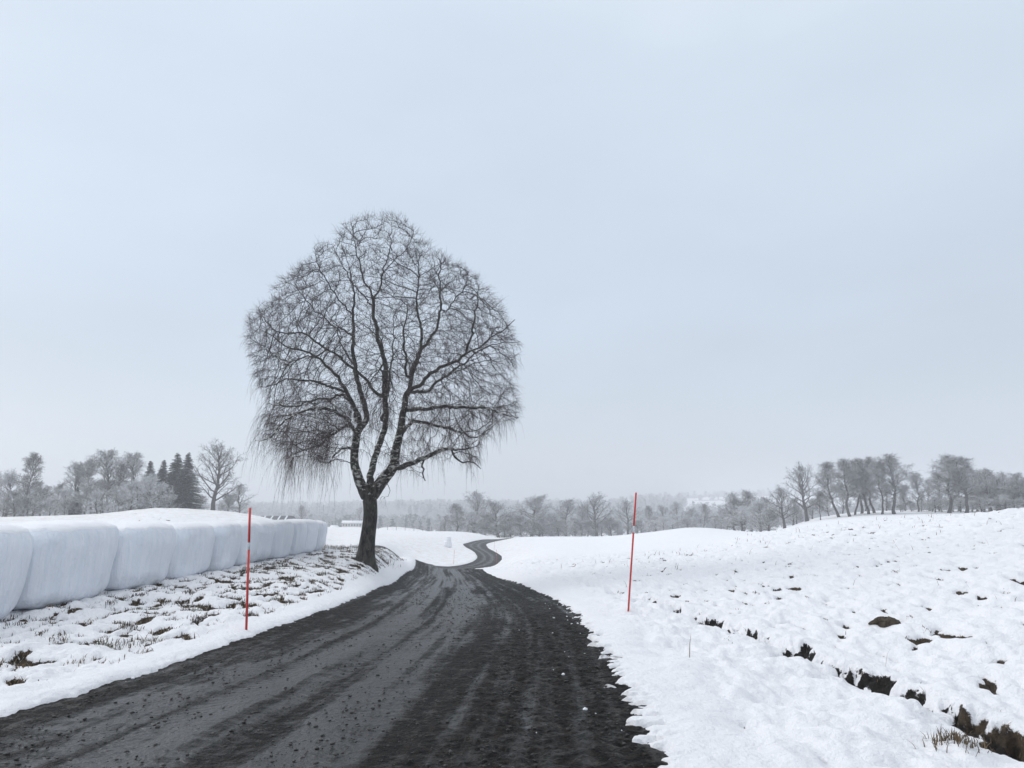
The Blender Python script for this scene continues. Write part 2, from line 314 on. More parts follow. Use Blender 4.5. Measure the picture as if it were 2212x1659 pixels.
def m_wrap():
    m,n,b=mat('white_wrap_film'); g=N(n,'TexCoord').outputs['Object']
    f=noise(n,1.6,g,5,.6,ms=(3.5,3.5,.5)); f2=noise(n,14,g,4,.6); f4=noise(n,2.0,g,4,.6,ms=(5,5,.25))
    col=mix(n,rng_(n,f,.3,.7),(.72,.765,.835),(.80,.825,.875)); col=mix(n,rng_(n,f4,.58,.70),col,(.66,.705,.785))
    col=mix(n,rng_(n,noise(n,3,g,5,.7),.62,.72),col,(.88,.9,.93))
    n.links.new(col,b.inputs['Base Color']); b.inputs['Roughness'].default_value=.42; b.inputs['Specular IOR Level'].default_value=.35
    wr=N(n,'TexVoronoi',Scale=3.2,feature='DISTANCE_TO_EDGE'); mm=N(n,'Mapping'); mm.inputs['Scale'].default_value=(1,1.6,.55); n.links.new(g,mm.inputs[0]); dn=N(n,'Vector' 'Math',operation='ADD'); nz_=N(n,'TexNoise',Scale=2.5); n.links.new(g,nz_.inputs['Vector']); n.links.new(mm.outputs[0],dn.inputs[0]); n.links.new(nz_.outputs['Color'],dn.inputs[1]); n.links.new(dn.outputs[0],wr.inputs['Vector']); bump(n,b,mathn(n,'ADD',mathn(n,'ADD',mathn(n,'MULTIPLY',f4,1.3),mathn(n,'MULTIPLY',f2,.4)),mathn(n,'MULTIPLY',rng_(n,wr.outputs['Distance'],0.,.25),.10)),.5,.06)
    return m
def m_snow(name='snow',scale=16):
    m,n,b=mat(name); g=N(n,'TexCoord').outputs['Object']; b.inputs['Base Color'].default_value=(*SNOW,1); b.inputs['Roughness'].default_value=.75
    b.inputs['Specular IOR Level'].default_value=.25; bump(n,b,noise(n,scale,g,5,.65),.5,.03); return m
MG=m_ground(); MR=m_road(); MBK=m_birch(); MSN=m_snow(); MWR=m_wrap()
MTW=m_twig('birch_twig',(.030,.022,.022),(.10,.070,.070),.16)
MF1=m_twig('frosted_twig',(.062,.053,.054),(.16,.14,.14),.50,(.80,.81,.83))
MF2=m_twig('hoar_twig',(.2,.195,.2),(.38,.37,.37),.70,(.82,.83,.85))
MBR=m_twig('brown_twig',(.050,.039,.038),(.12,.095,.092),.36)
MTK=simple('dark_bark',(.06,.054,.05),.9,(.11,.10,.095),6)
MSP=m_twig('spruce_needles',(.012,.022,.016),(.035,.050,.040),.10,(.5,.53,.55))
MRED=simple('red_plastic',(.60,.045,.035),.45,(.50,.04,.03),20); MREF=simple('reflective_band',(.62,.66,.70),.3,(.5,.53,.56),20)
MSTONE=simple('stone',(.018,.017,.016),.6,(.050,.046,.042),25,.5)
# ------------------------------------------------------------------ road course: left and right edge stations
ST=[(-7.6,-9,-.2,-9),(-6.3,-4,.3,-4),(-5.0,1,.75,1),(-4.4,4.5,.92,4.5),(-4.07,6.47,1.05,6.6),(-3.6,9.5,1.1,9.2),(-3.42,11.7,1.12,11.5),(-3.34,14.2,1.13,14.1),(-3.42,18.2,.94,18),(-3.72,23.3,.5,23.2),(-4.0,28,.0,28.6),(-4.25,32.5,-.6,33),(-4.6,37.5,-1.35,38),(-5.5,45,-2.1,46),(-7.6,54,-4.4,54),(-10.2,63,-7.1,62),(-12.6,72,-9.4,72),(-13.2,80,-10.2,79),(-12.3,87.5,-9.6,84.6),(-9.3,90.2,-7.2,86.6),(-6.9,92.2,-4.9,89.4),(-5.6,96.5,-2.7,94.8),(-5.0,103,-1.8,102.5),(-4.87,111,-1.6,111),(-5.0,118,-1.9,119),(-5.8,128,-2.7,129),(-6.9,136.6,-3.8,138.5),(-8.1,145,-5.0,147.5),(-8.65,153,-5.75,156),(-8.3,165,-5.55,165.5),(-7.1,176,-4.7,177),(-5.5,186.6,-3.2,188.5),(-3.1,197,-.7,198),(0,212,2.6,210),(5,235,8,233)]
ST=np.array(ST,float)
def catmull(P,per):
    out=[]
    for i in range(len(P)-1):
        a,b,c,d=P[max(i-1,0)],P[i],P[i+1],P[min(i+2,len(P)-1)]
        for t in np.arange(per)/per:
            out.append(.5*((2*b)+(c-a)*t+(2*a-5*b+4*c-d)*t*t+(3*b-a-3*c+d)*t**3))
    out.append(P[-1]); return np.array(out)
STS=catmull(ST,8)
CL=(STS[:,:2]+STS[:,2:])/2; HW=np.linalg.norm(STS[:,2:]-STS[:,:2],axis=1)/2
def road_coords(x,y):
    """signed lateral distance (right +) from the centreline and half width there"""
    x=np.asarray(x,float).ravel(); y=np.asarray(y,float).ravel()
    best=np.full(x.shape,1e9); lat=np.full(x.shape,1e3); hw=np.full(x.shape,2.); al=np.zeros(x.shape); s0=0
    for i in range(len(CL)-1):
        a,b=CL[i],CL[i+1]; d=b-a; L=np.hypot(*d); d=d/L
        px=x-a[0]; py=y-a[1]; t=np.clip(px*d[0]+py*d[1],0,L)
        qx=px-t*d[0]; qy=py-t*d[1]; D=qx*qx+qy*qy; m=D<best
        sg=np.sign(px*d[1]-py*d[0]); sg[sg==0]=1
        best=np.where(m,D,best); lat=np.where(m,sg*np.sqrt(D),lat); hw=np.where(m,HW[i]+(HW[i+1]-HW[i])*t/L,hw); al=np.where(m,s0+t,al); s0+=L
    return lat,hw,al
DIT=catmull(np.array([(4.6,0),(4.3,3),(4.02,5.6),(3.95,6.4),(3.9,7.1),(3.8,8.4),(3.6,10.1),(3.3,12.5),(2.62,15.9),(2.15,20),(1.75,25),(1.3,31)],float),6)
def ditch_coords(x,y):
    best=np.full(x.shape,1e9); lat=np.full(x.shape,1e3); al=np.zeros(x.shape)
    for i in range(len(DIT)-1):
        a,b=DIT[i],DIT[i+1]; d=b-a; L=np.hypot(*d); d=d/L
        px=x-a[0]; py=y-a[1]; t=np.clip(px*d[0]+py*d[1],0,L); qx=px-t*d[0]; qy=py-t*d[1]; D=qx*qx+qy*qy; m=D<best
        sg=np.where(px*d[1]-py*d[0]>=0,1,-1); best=np.where(m,D,best); lat=np.where(m,sg*np.sqrt(D),lat); al=np.where(m,a[1]+t*d[1],al)
    return lat,al
def gauss(x,c,s): return np.exp(-.5*((x-c)/s)**2)
def ground(x,y):
    """snow surface height, bare-soil amount, greenness (below zero: painted ditch shade), stubble amount"""
    x=np.asarray(x,float).ravel(); y=np.asarray(y,float).ravel(); r=np.hypot(x,y)
    z=H(x,y); n=len(x); near=(r<62)&(y>-8); road=(r<245)&(y>-10)&(np.abs(x)<30)
    lat=np.full(n,1e3); hw=np.full(n,2.); 
    lat[road],hw[road],_=road_coords(x[road],y[road])
    e=np.abs(lat)-hw; side=np.sign(lat)
    bare=np.zeros(n); green=np.zeros(n)
    # small relief of the snow
    amp=1/(1+(r/45)**2); off=ss(0,.8,e)
    z=z+amp*off*(.07*perlin(x*.7,y*.7,1)+.05*perlin(x*2.1,y*2.1,2)+.02*perlin(x*5,y*5,7)*(r<40))+.05*perlin(x*.11,y*.11,5)*ss(6,25,r)*off
    i=np.where(near)[0]
    if len(i):
        X,Y,E,S=x[i],y[i],e[i],side[i]
        B=np.zeros(len(i)); G=np.zeros(len(i)); dz=np.zeros(len(i))
        # ---- left bank
        lb=(S<0)&(E>0); 
        prox=np.exp(-((X+4.8)**2/14+(Y-30)**2/260)); fgd=gauss(Y,14,6.)
        dens=.39*prox+.22*fgd+.05
        zone=ss(.4,.85,E)*(1-ss(-7.3,-7.9,X)*(Y<34))*ss(70,52,Y)*lb*ss(5.0,6.8,Y+.3*X+1.6)
        xa=(X*.8-Y*.6); ya=(X*.6+Y*.8)
        st=fbm(xa*1.3,ya*3.2,4,3); cl=fbm(X*3.7,Y*1.9,4,4)
        wv=ss(15,21,Y)
        pat=st*wv+cl*(1-wv)
        thr=.37-.75*dens
        b1=ss(thr-.05,thr+.10,pat)*zone
        B=np.maximum(B,b1); G=np.maximum(G,np.clip(prox*1.2+.5*fgd*perlin(X*.9,Y*.9,6)+.25,0,1)*zone)
        dz+=zone*(.055*st*wv+.06*cl*(1-wv))*-1.9*np.clip(.8+.9*perlin(X*.6,Y*.4,8),.25,1.5) - .04*b1
        # ---- right slope: humps with small dark openings under them
        rs=(S>0)&(E>.5)
        zr=ss(.5,1.2,E)*rs
        c2_=fbm(X*2.9,Y*1.5,3,11); c3=perlin(X*6.5,Y*3.8,12)
        dz-=zr*(.085*c2_+.026*c3)
    # patches
        big=fbm(X*.35,Y*.35,2,13)
        thr=.335-.18*big-.10*gauss(Y,40,11)
        dl,da=ditch_coords(X,Y)
        b2=ss(thr,thr+.07,c2_+.25*c3)*zr*ss(.2,.7,dl)*ss(60,50,Y)
        b2b=ss(.60,.66,c2_+.3*c3)*zr*(dl<.1)
        B=np.maximum(B,np.maximum(b2,b2b*.9)); dz-=.045*np.maximum(b2,b2b)
        # ditch: negative greenness marks where deep shade is painted near-black
        dm=perlin(da*1.3,da*0+3,14)+.5*perlin(da*3.1,da*0+9,15)
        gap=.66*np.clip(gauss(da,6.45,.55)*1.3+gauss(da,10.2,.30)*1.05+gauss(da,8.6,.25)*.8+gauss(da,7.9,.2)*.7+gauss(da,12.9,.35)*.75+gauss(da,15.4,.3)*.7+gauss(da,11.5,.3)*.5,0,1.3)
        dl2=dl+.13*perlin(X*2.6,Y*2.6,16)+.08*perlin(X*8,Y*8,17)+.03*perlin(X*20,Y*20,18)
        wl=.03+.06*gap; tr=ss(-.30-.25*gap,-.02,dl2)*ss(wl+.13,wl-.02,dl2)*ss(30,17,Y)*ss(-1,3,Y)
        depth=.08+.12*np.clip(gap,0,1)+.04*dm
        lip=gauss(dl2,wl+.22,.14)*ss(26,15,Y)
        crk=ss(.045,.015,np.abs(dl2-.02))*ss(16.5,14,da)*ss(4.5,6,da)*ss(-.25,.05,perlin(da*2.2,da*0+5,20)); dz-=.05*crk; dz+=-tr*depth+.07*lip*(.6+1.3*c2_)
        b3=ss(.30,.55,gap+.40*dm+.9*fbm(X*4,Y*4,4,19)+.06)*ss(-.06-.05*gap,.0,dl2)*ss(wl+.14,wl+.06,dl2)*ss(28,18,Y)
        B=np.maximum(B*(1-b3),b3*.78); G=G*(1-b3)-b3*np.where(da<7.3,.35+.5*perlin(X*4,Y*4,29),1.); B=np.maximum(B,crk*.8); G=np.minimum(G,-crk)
        z[i]+=dz; bare[i]=B; green[i]=G
    # ---- road bed: snow ends in a ragged rim
    i=np.where(e<4)[0]
    if len(i):
        X,Y,E,S,rr=x[i],y[i],e[i],side[i],r[i]
        ed=np.where(S>0, .10*fbm(X*1.6,Y*1.9,3,21)+.20*fbm(X*1.3,Y*6.5,4,22)*ss(26,9,rr)+.13*perlin(X*3.5,Y*9,24)*ss(20,8,rr)+.06*perlin(X*9,Y*19,26)*ss(20,8,rr)+.55*np.clip(perlin(X*4,Y*9,27)-.30,0,1)*ss(-.75,-.1,E)*ss(20,9,rr)+.10*fbm(X*1.1,Y*5.,3,28)*ss(26,9,rr), .07*fbm(X*2.2,Y*2.2,3,23)+.035*perlin(X*9,Y*9,25))
        k=1+rr*.02; q=E+ed
        q2=q+.02
        cov=ss(-.02,.16*k,q2)
        thick=.045+.012*(S<0)
        z[i]+= -(.07+.003*rr)*(1-ss(-.03,.05*k,q2)) + thick*cov*ss(4,1.2,E)
        bare[i]=bare[i]*ss(.15,.4,E)
    wood=ss(560,760,y)*(1-((x/np.maximum(y,1)>.22)&(y>1050)&(y<1650)&(perlin(x*.01,y*.01,83)<.45)))
    stub=ss(32,55,y)*(.6+.7*fbm(x*.03,y*.012,3,31))*ss(10,-8,x)*.9+.18*ss(30,60,y)
    return z,bare,green,np.where(wood>.3,1.0+wood,np.clip(stub,0,1)*.7)
# ------------------------------------------------------------------ snow ground: one sheet, all round the camera, out to the hills
def sheet():
    th=np.concatenate([np.linspace(-math.pi,-.72,60,endpoint=False),np.linspace(-.72,.72,960),np.linspace(.72,math.pi,61)[1:-1]])
    rr=np.concatenate([[0.02],np.exp(np.linspace(math.log(.5),math.log(3.4),22,endpoint=False)),np.exp(np.linspace(math.log(3.4),math.log(62),640,endpoint=False)),np.exp(np.linspace(math.log(62),math.log(2050),300))])
    T_,Rr=np.meshgrid(th,rr,indexing='ij'); x=(Rr*np.sin(T_)).ravel(); y=(Rr*np.cos(T_)).ravel()
    z,bare,gr,st=ground(x,y); nt_,nr=T_.shape
    i=np.arange(nt_)[:,None]; j=np.arange(nr-1)[None]; k=(i+1)%nt_
    Q=np.stack([i*nr+j,k*nr+j,k*nr+j+1,i*nr+j+1],-1).reshape(-1,4)[:,::-1]
    # gentle wooded hills: relief far off
    o=mesh_np('snow_ground',np.stack([x,y,z],1),Q,mats=[MG],attrs={'bare':bare,'green':gr,'stubble':st})
    tag(o,kind='structure'); return o
G_=sheet()
# ------------------------------------------------------------------ road sheet
def road():
    s=[]; 
    Lk=np.concatenate([[0],np.cumsum(np.linalg.norm(np.diff(CL,axis=0),axis=1))])
    ycl=CL[:,1]; total=Lk[-1]; s0=np.interp(2.5,ycl[:60],Lk[:60]); s1=np.interp(14,ycl[:110],Lk[:110]); s2=np.interp(45,ycl[:140],Lk[:140])
    sa=np.concatenate([np.linspace(0,s0,12,endpoint=False),np.arange(s0,s1,.035),np.arange(s1,s2,.10),np.arange(s2,total,.45)])
    cx_=np.interp(sa,Lk,CL[:,0]); cy_=np.interp(sa,Lk,CL[:,1]); hw=np.interp(sa,Lk,HW)+.75
    dx=np.gradient(cx_,sa); dy=np.gradient(cy_,sa); 
    ker=np.ones(9)/9; dx=np.convolve(np.pad(dx,4,'edge'),ker,'valid'); dy=np.convolve(np.pad(dy,4,'edge'),ker,'valid'); L=np.hypot(dx,dy); nx,ny=dy/L,-dx/L
    m=170; f=np.linspace(-1,1,m); X=cx_[:,None]+nx[:,None]*hw[:,None]*f; Y=cy_[:,None]+ny[:,None]*hw[:,None]*f; LAT=hw[:,None]*f+0*X; A=sa[:,None]+0*X
    z=H(X.ravel(),Y.ravel()).reshape(X.shape)
    rr=np.hypot(X,Y); W=LAT+2.45   # metres from the left edge, roughly
    k=(hw-.75)[:,None]/2.3; W=(LAT/k)+2.3
    wob=.12*perlin(A*.09,A*0+1,41)
    w_=W+wob
    rut=-.022*gauss(w_,1.25,.20)-.026*gauss(w_,2.05,.16)-.018*gauss(w_,2.95,.2)+.012*gauss(w_,1.65,.15)
    rough=.012*fbm(X*5,Y*5,3,42)+.013*perlin(X*11,Y*11,43)+.006*perlin(X*22,Y*22,49)*(rr<12)
    z=z+(rut+rough*(.22+1.5*ss(2.9,3.7,w_)+.6*ss(.7,.2,w_))+ .02*fbm(X*1.1,Y*1.1,2,44))*(1/(1+rr/60))
    l_=LAT; edge=ss(hw[:,None]-.8,hw[:,None],np.abs(l_)); z-=.13*ss(hw[:,None]-.62,hw[:,None],np.abs(l_))+.01*edge
    n1=fbm(W*1.6,A*.22,3,45); n2=fbm(W*3.4,A*.12,2,46)
    tr=.70*ss(.20,.95,w_+.25*fbm(X*1.3,Y*1.3,2,47))*(1-.88*ss(2.5,3.7,w_+.5*fbm(X*.8,Y*.5,4,48)))
    tr=tr-.38*gauss(w_,2.02,.13)-.30*gauss(w_,1.10,.09)-.25*gauss(w_,2.98,.07)-.2*gauss(w_,.8,.06)+.20*gauss(w_,1.6,.15)+.25*gauss(w_,2.6,.18)+.20*gauss(w_,3.35,.09)+(.38*n1+.36*n2+.42*perlin(w_*6.,A*.10,52)+.28*perlin(w_*13.,A*.16,53))
    far_=ss(30,60,rr); tr=tr*(1-far_)+far_*(.18+.42*gauss(W,1.3,.28)+.42*gauss(W,2.9,.35)+.15*n1)
    tr=np.clip(tr,0,1)
    td=np.clip(gauss(w_,2.02,.13)+gauss(w_,1.22,.12)*.8+gauss(w_,2.75,.1)*.3,0,1)*(rr<28)
    ns_=len(sa); i=np.arange(ns_-1)[:,None]*m; j=np.arange(m-1)[None]
    Q=np.stack([i+j,i+j+1,i+m+j+1,i+m+j],-1).reshape(-1,4)
    o=mesh_np('road',np.stack([X,Y,z],-1).reshape(-1,3),Q,mats=[MR],attrs={'track':tr.ravel(),'tread':td.ravel()},uv=np.stack([W.ravel(),A.ravel()],1))
    tag(o,kind='structure')
road()
def zg(x,y): return float(ground(np.array([x]),np.array([y]))[0][0])
# ------------------------------------------------------------------ loose stones on the road (uncountable)
def stones():
    t=(1+5**.5)/2; iv=np.array([(-1,t,0),(1,t,0),(-1,-t,0),(1,-t,0),(0,-1,t),(0,1,t),(0,-1,-t),(0,1,-t),(t,0,-1),(t,0,1),(-t,0,-1),(-t,0,1)],float); iv/=np.linalg.norm(iv[0])
    it=np.array([(0,11,5),(0,5,1),(0,1,7),(0,7,10),(0,10,11),(1,5,9),(5,11,4),(11,10,2),(10,7,6),(7,1,8),(3,9,4),(3,4,2),(3,2,6),(3,6,8),(3,8,9),(4,9,5),(2,4,11),(6,2,10),(8,6,7),(9,8,1)])
    n=24000; y=3.6+22*rng.random(n)**1.6; x=rng.uniform(-5,1.6,n); lat,hw,_=road_coords(x,y); e=np.abs(lat)-hw
    pr=np.where(lat>.7,.9,np.where(lat<-hw+.5,.7,.60)); k=(e<-.03)&(rng.random(n)<pr*(.45+.9*ss(-.1,.3,fbm(x*1.2,y*1.2,2,51))))
    x,y=x[k],y[k]; n=len(x); z=H(x,y); s=.005+.013*rng.random(n)**2.6
    V_=iv[None]*s[:,None,None]*rng.uniform(.6,1.3,(n,12,1)); V_[...,2]*=.6; a=rng.uniform(0,6.28,n); c,s_=np.cos(a)[:,None],np.sin(a)[:,None]
    vx=V_[...,0]*1.3; vy=V_[...,1].copy(); V_[...,0]=c*vx-s_*vy; V_[...,1]=s_*vx+c*vy
    V_+=np.stack([x,y,z+s*.3],1)[:,None]
    T=(it[None]+12*np.arange(n)[:,None,None]).reshape(-1,3)
    o=mesh_np('gravel_stones',V_.reshape(-1,3),None,T,[MSTONE],smooth=False); tag(o,'loose dark pebbles scattered over the wet gravel road','gravel',kind='stuff')
stones()
# ------------------------------------------------------------------ dead grass showing through the snow
def grasses():
    m,n,b=mat('dead_grass'); f=N(n,'Attribute',attribute_name='tint').outputs['Fac']
    c=mix(n,rng_(n,f,.0,.5),(.045,.030,.017),(.17,.12,.066)); c=mix(n,rng_(n,f,.55,.75),c,(.06,.075,.030)); c=mix(n,rng_(n,f,.9,.95),c,(.65,.67,.69))
    n.links.new(c,b.inputs['Base Color']); b.inputs['Roughness'].default_value=.9
    P=[]; 
    n_=620000; x=rng.uniform(-8,24,n_); y=3.2+50*rng.random(n_)**1.5
    left=rng.random(n_)<.5; x=np.where(left,rng.uniform(-8,-3,n_),rng.uniform(1.5,26,n_))
    k=np.abs(x/y)<.8; x,y=x[k],y[k]
    z,bare,gr,_=ground(x,y); keep=rng.random(len(x))<np.clip((bare-.08)*1.4,0,1)*.95*np.minimum(1,.35+y/28)
    x,y,z,gr=x[keep],y[keep],z[keep],gr[keep]
    # feathery straw tufts by the bale row end
    def cl(cx,cy,rad,k): 
        a=rng.normal(0,rad,(k,2)); return a[:,0]+cx,a[:,1]+cy
    xs=[x];ys=[y];tn=[np.where(rng.random(len(x))<gr*.8,rng.uniform(.6,.85,len(x)),rng.uniform(0,.55,len(x)))];hs=[rng.uniform(.025,.085,len(x))*np.where(x<0,1.15,.9)]
    kk=rng.random(len(x))<.08; tn[0][kk]=.97
    for (cx,cy,rad,k,h,t0) in [(-7.6,33.8,.55,500,.22,.42),(-6.9,33.3,.6,500,.18,.45),(-5.9,31.4,.6,420,.2,.4),(-5.3,30.0,.4,260,.2,.4),(3.33,6.12,.10,190,.10,.3),(3.0,4.8,.06,40,.06,.3),(-4.7,9.6,.12,80,.1,.2)]:
        a,b_=cl(cx,cy,rad,k); xs.append(a);ys.append(b_);hs.append(rng.uniform(.5,1,k)*h);tn.append(np.where(rng.random(k)<(.55 if cy>25 else .1),.97,np.clip(rng.normal(t0,.08,k),0,.55)))
    tr_=np.random.default_rng(77); cxy=[]
    while len(cxy)<330:
        L=tr_.random()<.72
        if L: cx=tr_.uniform(-7.2,-3.6); cy=tr_.uniform(6.5,40) if tr_.random()<.8 else tr_.uniform(22,34)
        else: cx=tr_.uniform(2.2,18); cy=tr_.uniform(6,34)
        if abs(cx/cy)>.75: continue
        l_,h_,_=road_coords([cx],[cy])
        if abs(l_[0])-h_[0]<(.75 if L else 1.6): continue
        cxy.append((cx,cy,L))
    for cx,cy,L in cxy:
        k=int(tr_.uniform(25,110)*(1 if L else .4)); sz=tr_.uniform(.5,1.2)*(1 if L else .6)
        a,b_=cl(cx,cy,.055*sz,k); b_=cy+(b_-cy)*1.3; xs.append(a); ys.append(b_); hs.append(rng.uniform(.3,1,k)*.085*sz); t0=tr_.choice([.12,.25,.42,.68]) if L else tr_.choice([.2,.35])
        tn.append(np.where(rng.random(k)<.15,.97,np.clip(rng.normal(t0,.09,k),0,.88)))
    # single straws
    k=110; a=rng.uniform(1.8,22,k); b_=6+38*rng.random(k); xs.append(a);ys.append(b_);hs.append(rng.uniform(.08,.30,k));tn.append(rng.uniform(.25,.5,k))
    k=170; a=rng.uniform(3.5,26,k); b_=rng.uniform(22,42,k); xs.append(a);ys.append(b_);hs.append(rng.uniform(.08,.2,k));tn.append(rng.uniform(.3,.5,k))
    x=np.concatenate(xs);y=np.concatenate(ys);h=np.concatenate(hs);t=np.concatenate(tn); la,hw,_=road_coords(x,y); ok=np.abs(la)>hw+.2; x,y,h,t=x[ok],y[ok],h[ok],t[ok]
    z=ground(x,y)[0]; n=len(x); a=rng.uniform(0,6.28,n); ln=rng.uniform(.2,1.1,n)*h; w_=rng.uniform(.0022,.0045,n)*(1+y/22); dx,dy=np.cos(a),np.sin(a); px,py=-dy*w_,dx*w_
    p0=np.stack([x,y,z-.015],1); p1=p0+np.stack([dx*ln*.35,dy*ln*.35,h*.6],1); p2=p0+np.stack([dx*ln,dy*ln,h],1); s_=np.stack([px,py,0*px],1)
    V_=np.stack([p0-s_,p0+s_,p1+s_*.8,p1-s_*.8,p2],1).reshape(-1,3); b0=np.arange(n)[:,None]*5
    o=mesh_np('dead_grass',V_,b0+np.array([[0,1,2,3]]),b0+np.array([[3,2,4]]),[m],attrs={'tint':np.repeat(t,5)})
    tag(o,'dead brown and green grass poking through thin snow on the banks','grass',kind='stuff')
grasses()
def crumbs():
    t=(1+5**.5)/2; iv=np.array([(-1,t,0),(1,t,0),(-1,-t,0),(1,-t,0),(0,-1,t),(0,1,t),(0,-1,-t),(0,1,-t),(t,0,-1),(t,0,1),(-t,0,-1),(-t,0,1)],float); iv/=np.linalg.norm(iv[0])
    it=np.array([(0,11,5),(0,5,1),(0,1,7),(0,7,10),(0,10,11),(1,5,9),(5,11,4),(11,10,2),(10,7,6),(7,1,8),(3,9,4),(3,4,2),(3,2,6),(3,6,8),(3,8,9),(4,9,5),(2,4,11),(6,2,10),(8,6,7),(9,8,1)])
    rg=np.random.default_rng(8); n=1500; y=3.6+14*rg.random(n); x=rg.uniform(-5,1.8,n); lat,hw,_=road_coords(x,y); e=np.abs(lat)-hw
    k=((lat>0)&(e<.05)&(rg.random(n)<np.exp(e/.22)))|((lat<0)&(e<0)&(rg.random(n)<.5*np.exp(e/.08))); x,y=x[k],y[k]; n=len(x); s=.006+.024*rg.random(n)**3
    V_=iv[None]*s[:,None,None]*rg.uniform(.75,1.2,(n,12,1)); V_[...,2]*=.7; V_+=np.stack([x,y,H(x,y)+s*.3],1)[:,None]
    o=mesh_np('snow_crumbs',V_.reshape(-1,3),None,(it[None]+12*np.arange(n)[:,None,None]).reshape(-1,3),[MSN]); tag(o,'small snow crumbs lying along the muddy road edges','snow',kind='stuff')
crumbs()
# ------------------------------------------------------------------ snow poles
def pole(bu,bv,tu,tv,y,x,label,group):
    z0=zg(x,y); top=pt(tu,tv,y); P0=np.array([x,y,z0-.12]); P1=np.array(top)
    t=empty('snow_pole',(x,y,z0)); tag(t,label,'marker pole',group)
    a=MB(); L=P1-P0; r=.0165
    # band between 30% and 36% below top
    f1,f2=.675,.73
    a.tube([P0-t.location,P0+L*f1-t.location],[r,r],10); o=a.build('pole_shaft',MRED,t)
    a=MB(); a.tube([P0+L*f1-t.location,P0+L*f2-t.location],[r*1.06]*2,10); a.build('reflector_band',MREF,t)
    a=MB(); a.tube([P0+L*f2-t.location,P1-t.location],[r,r*.97],10); a.build('pole_tip',MRED,t)
GP='snow poles marking the road edge'
pole(0,0,540,1097,10.89,-3.62,'red snow pole on the left verge in front of the wrapped bales',GP)
pole(0,0,1374,1064,13.9,2.02,'tall red snow pole leaning slightly at the right verge near the ditch',GP)
pole(0,0,981.5,1188,95.2,-7.05,'thin distant red pole left of the far road bend',GP)
pole(0,0,1072.5,1187,99.4,-1.98,'thin distant red pole right of the far road bend, on its outer curve',GP)
pole(0,0,1068.5,1170,140.4,-3.1,'faintest and farthest red pole, in the snow right of the upper bend',GP)
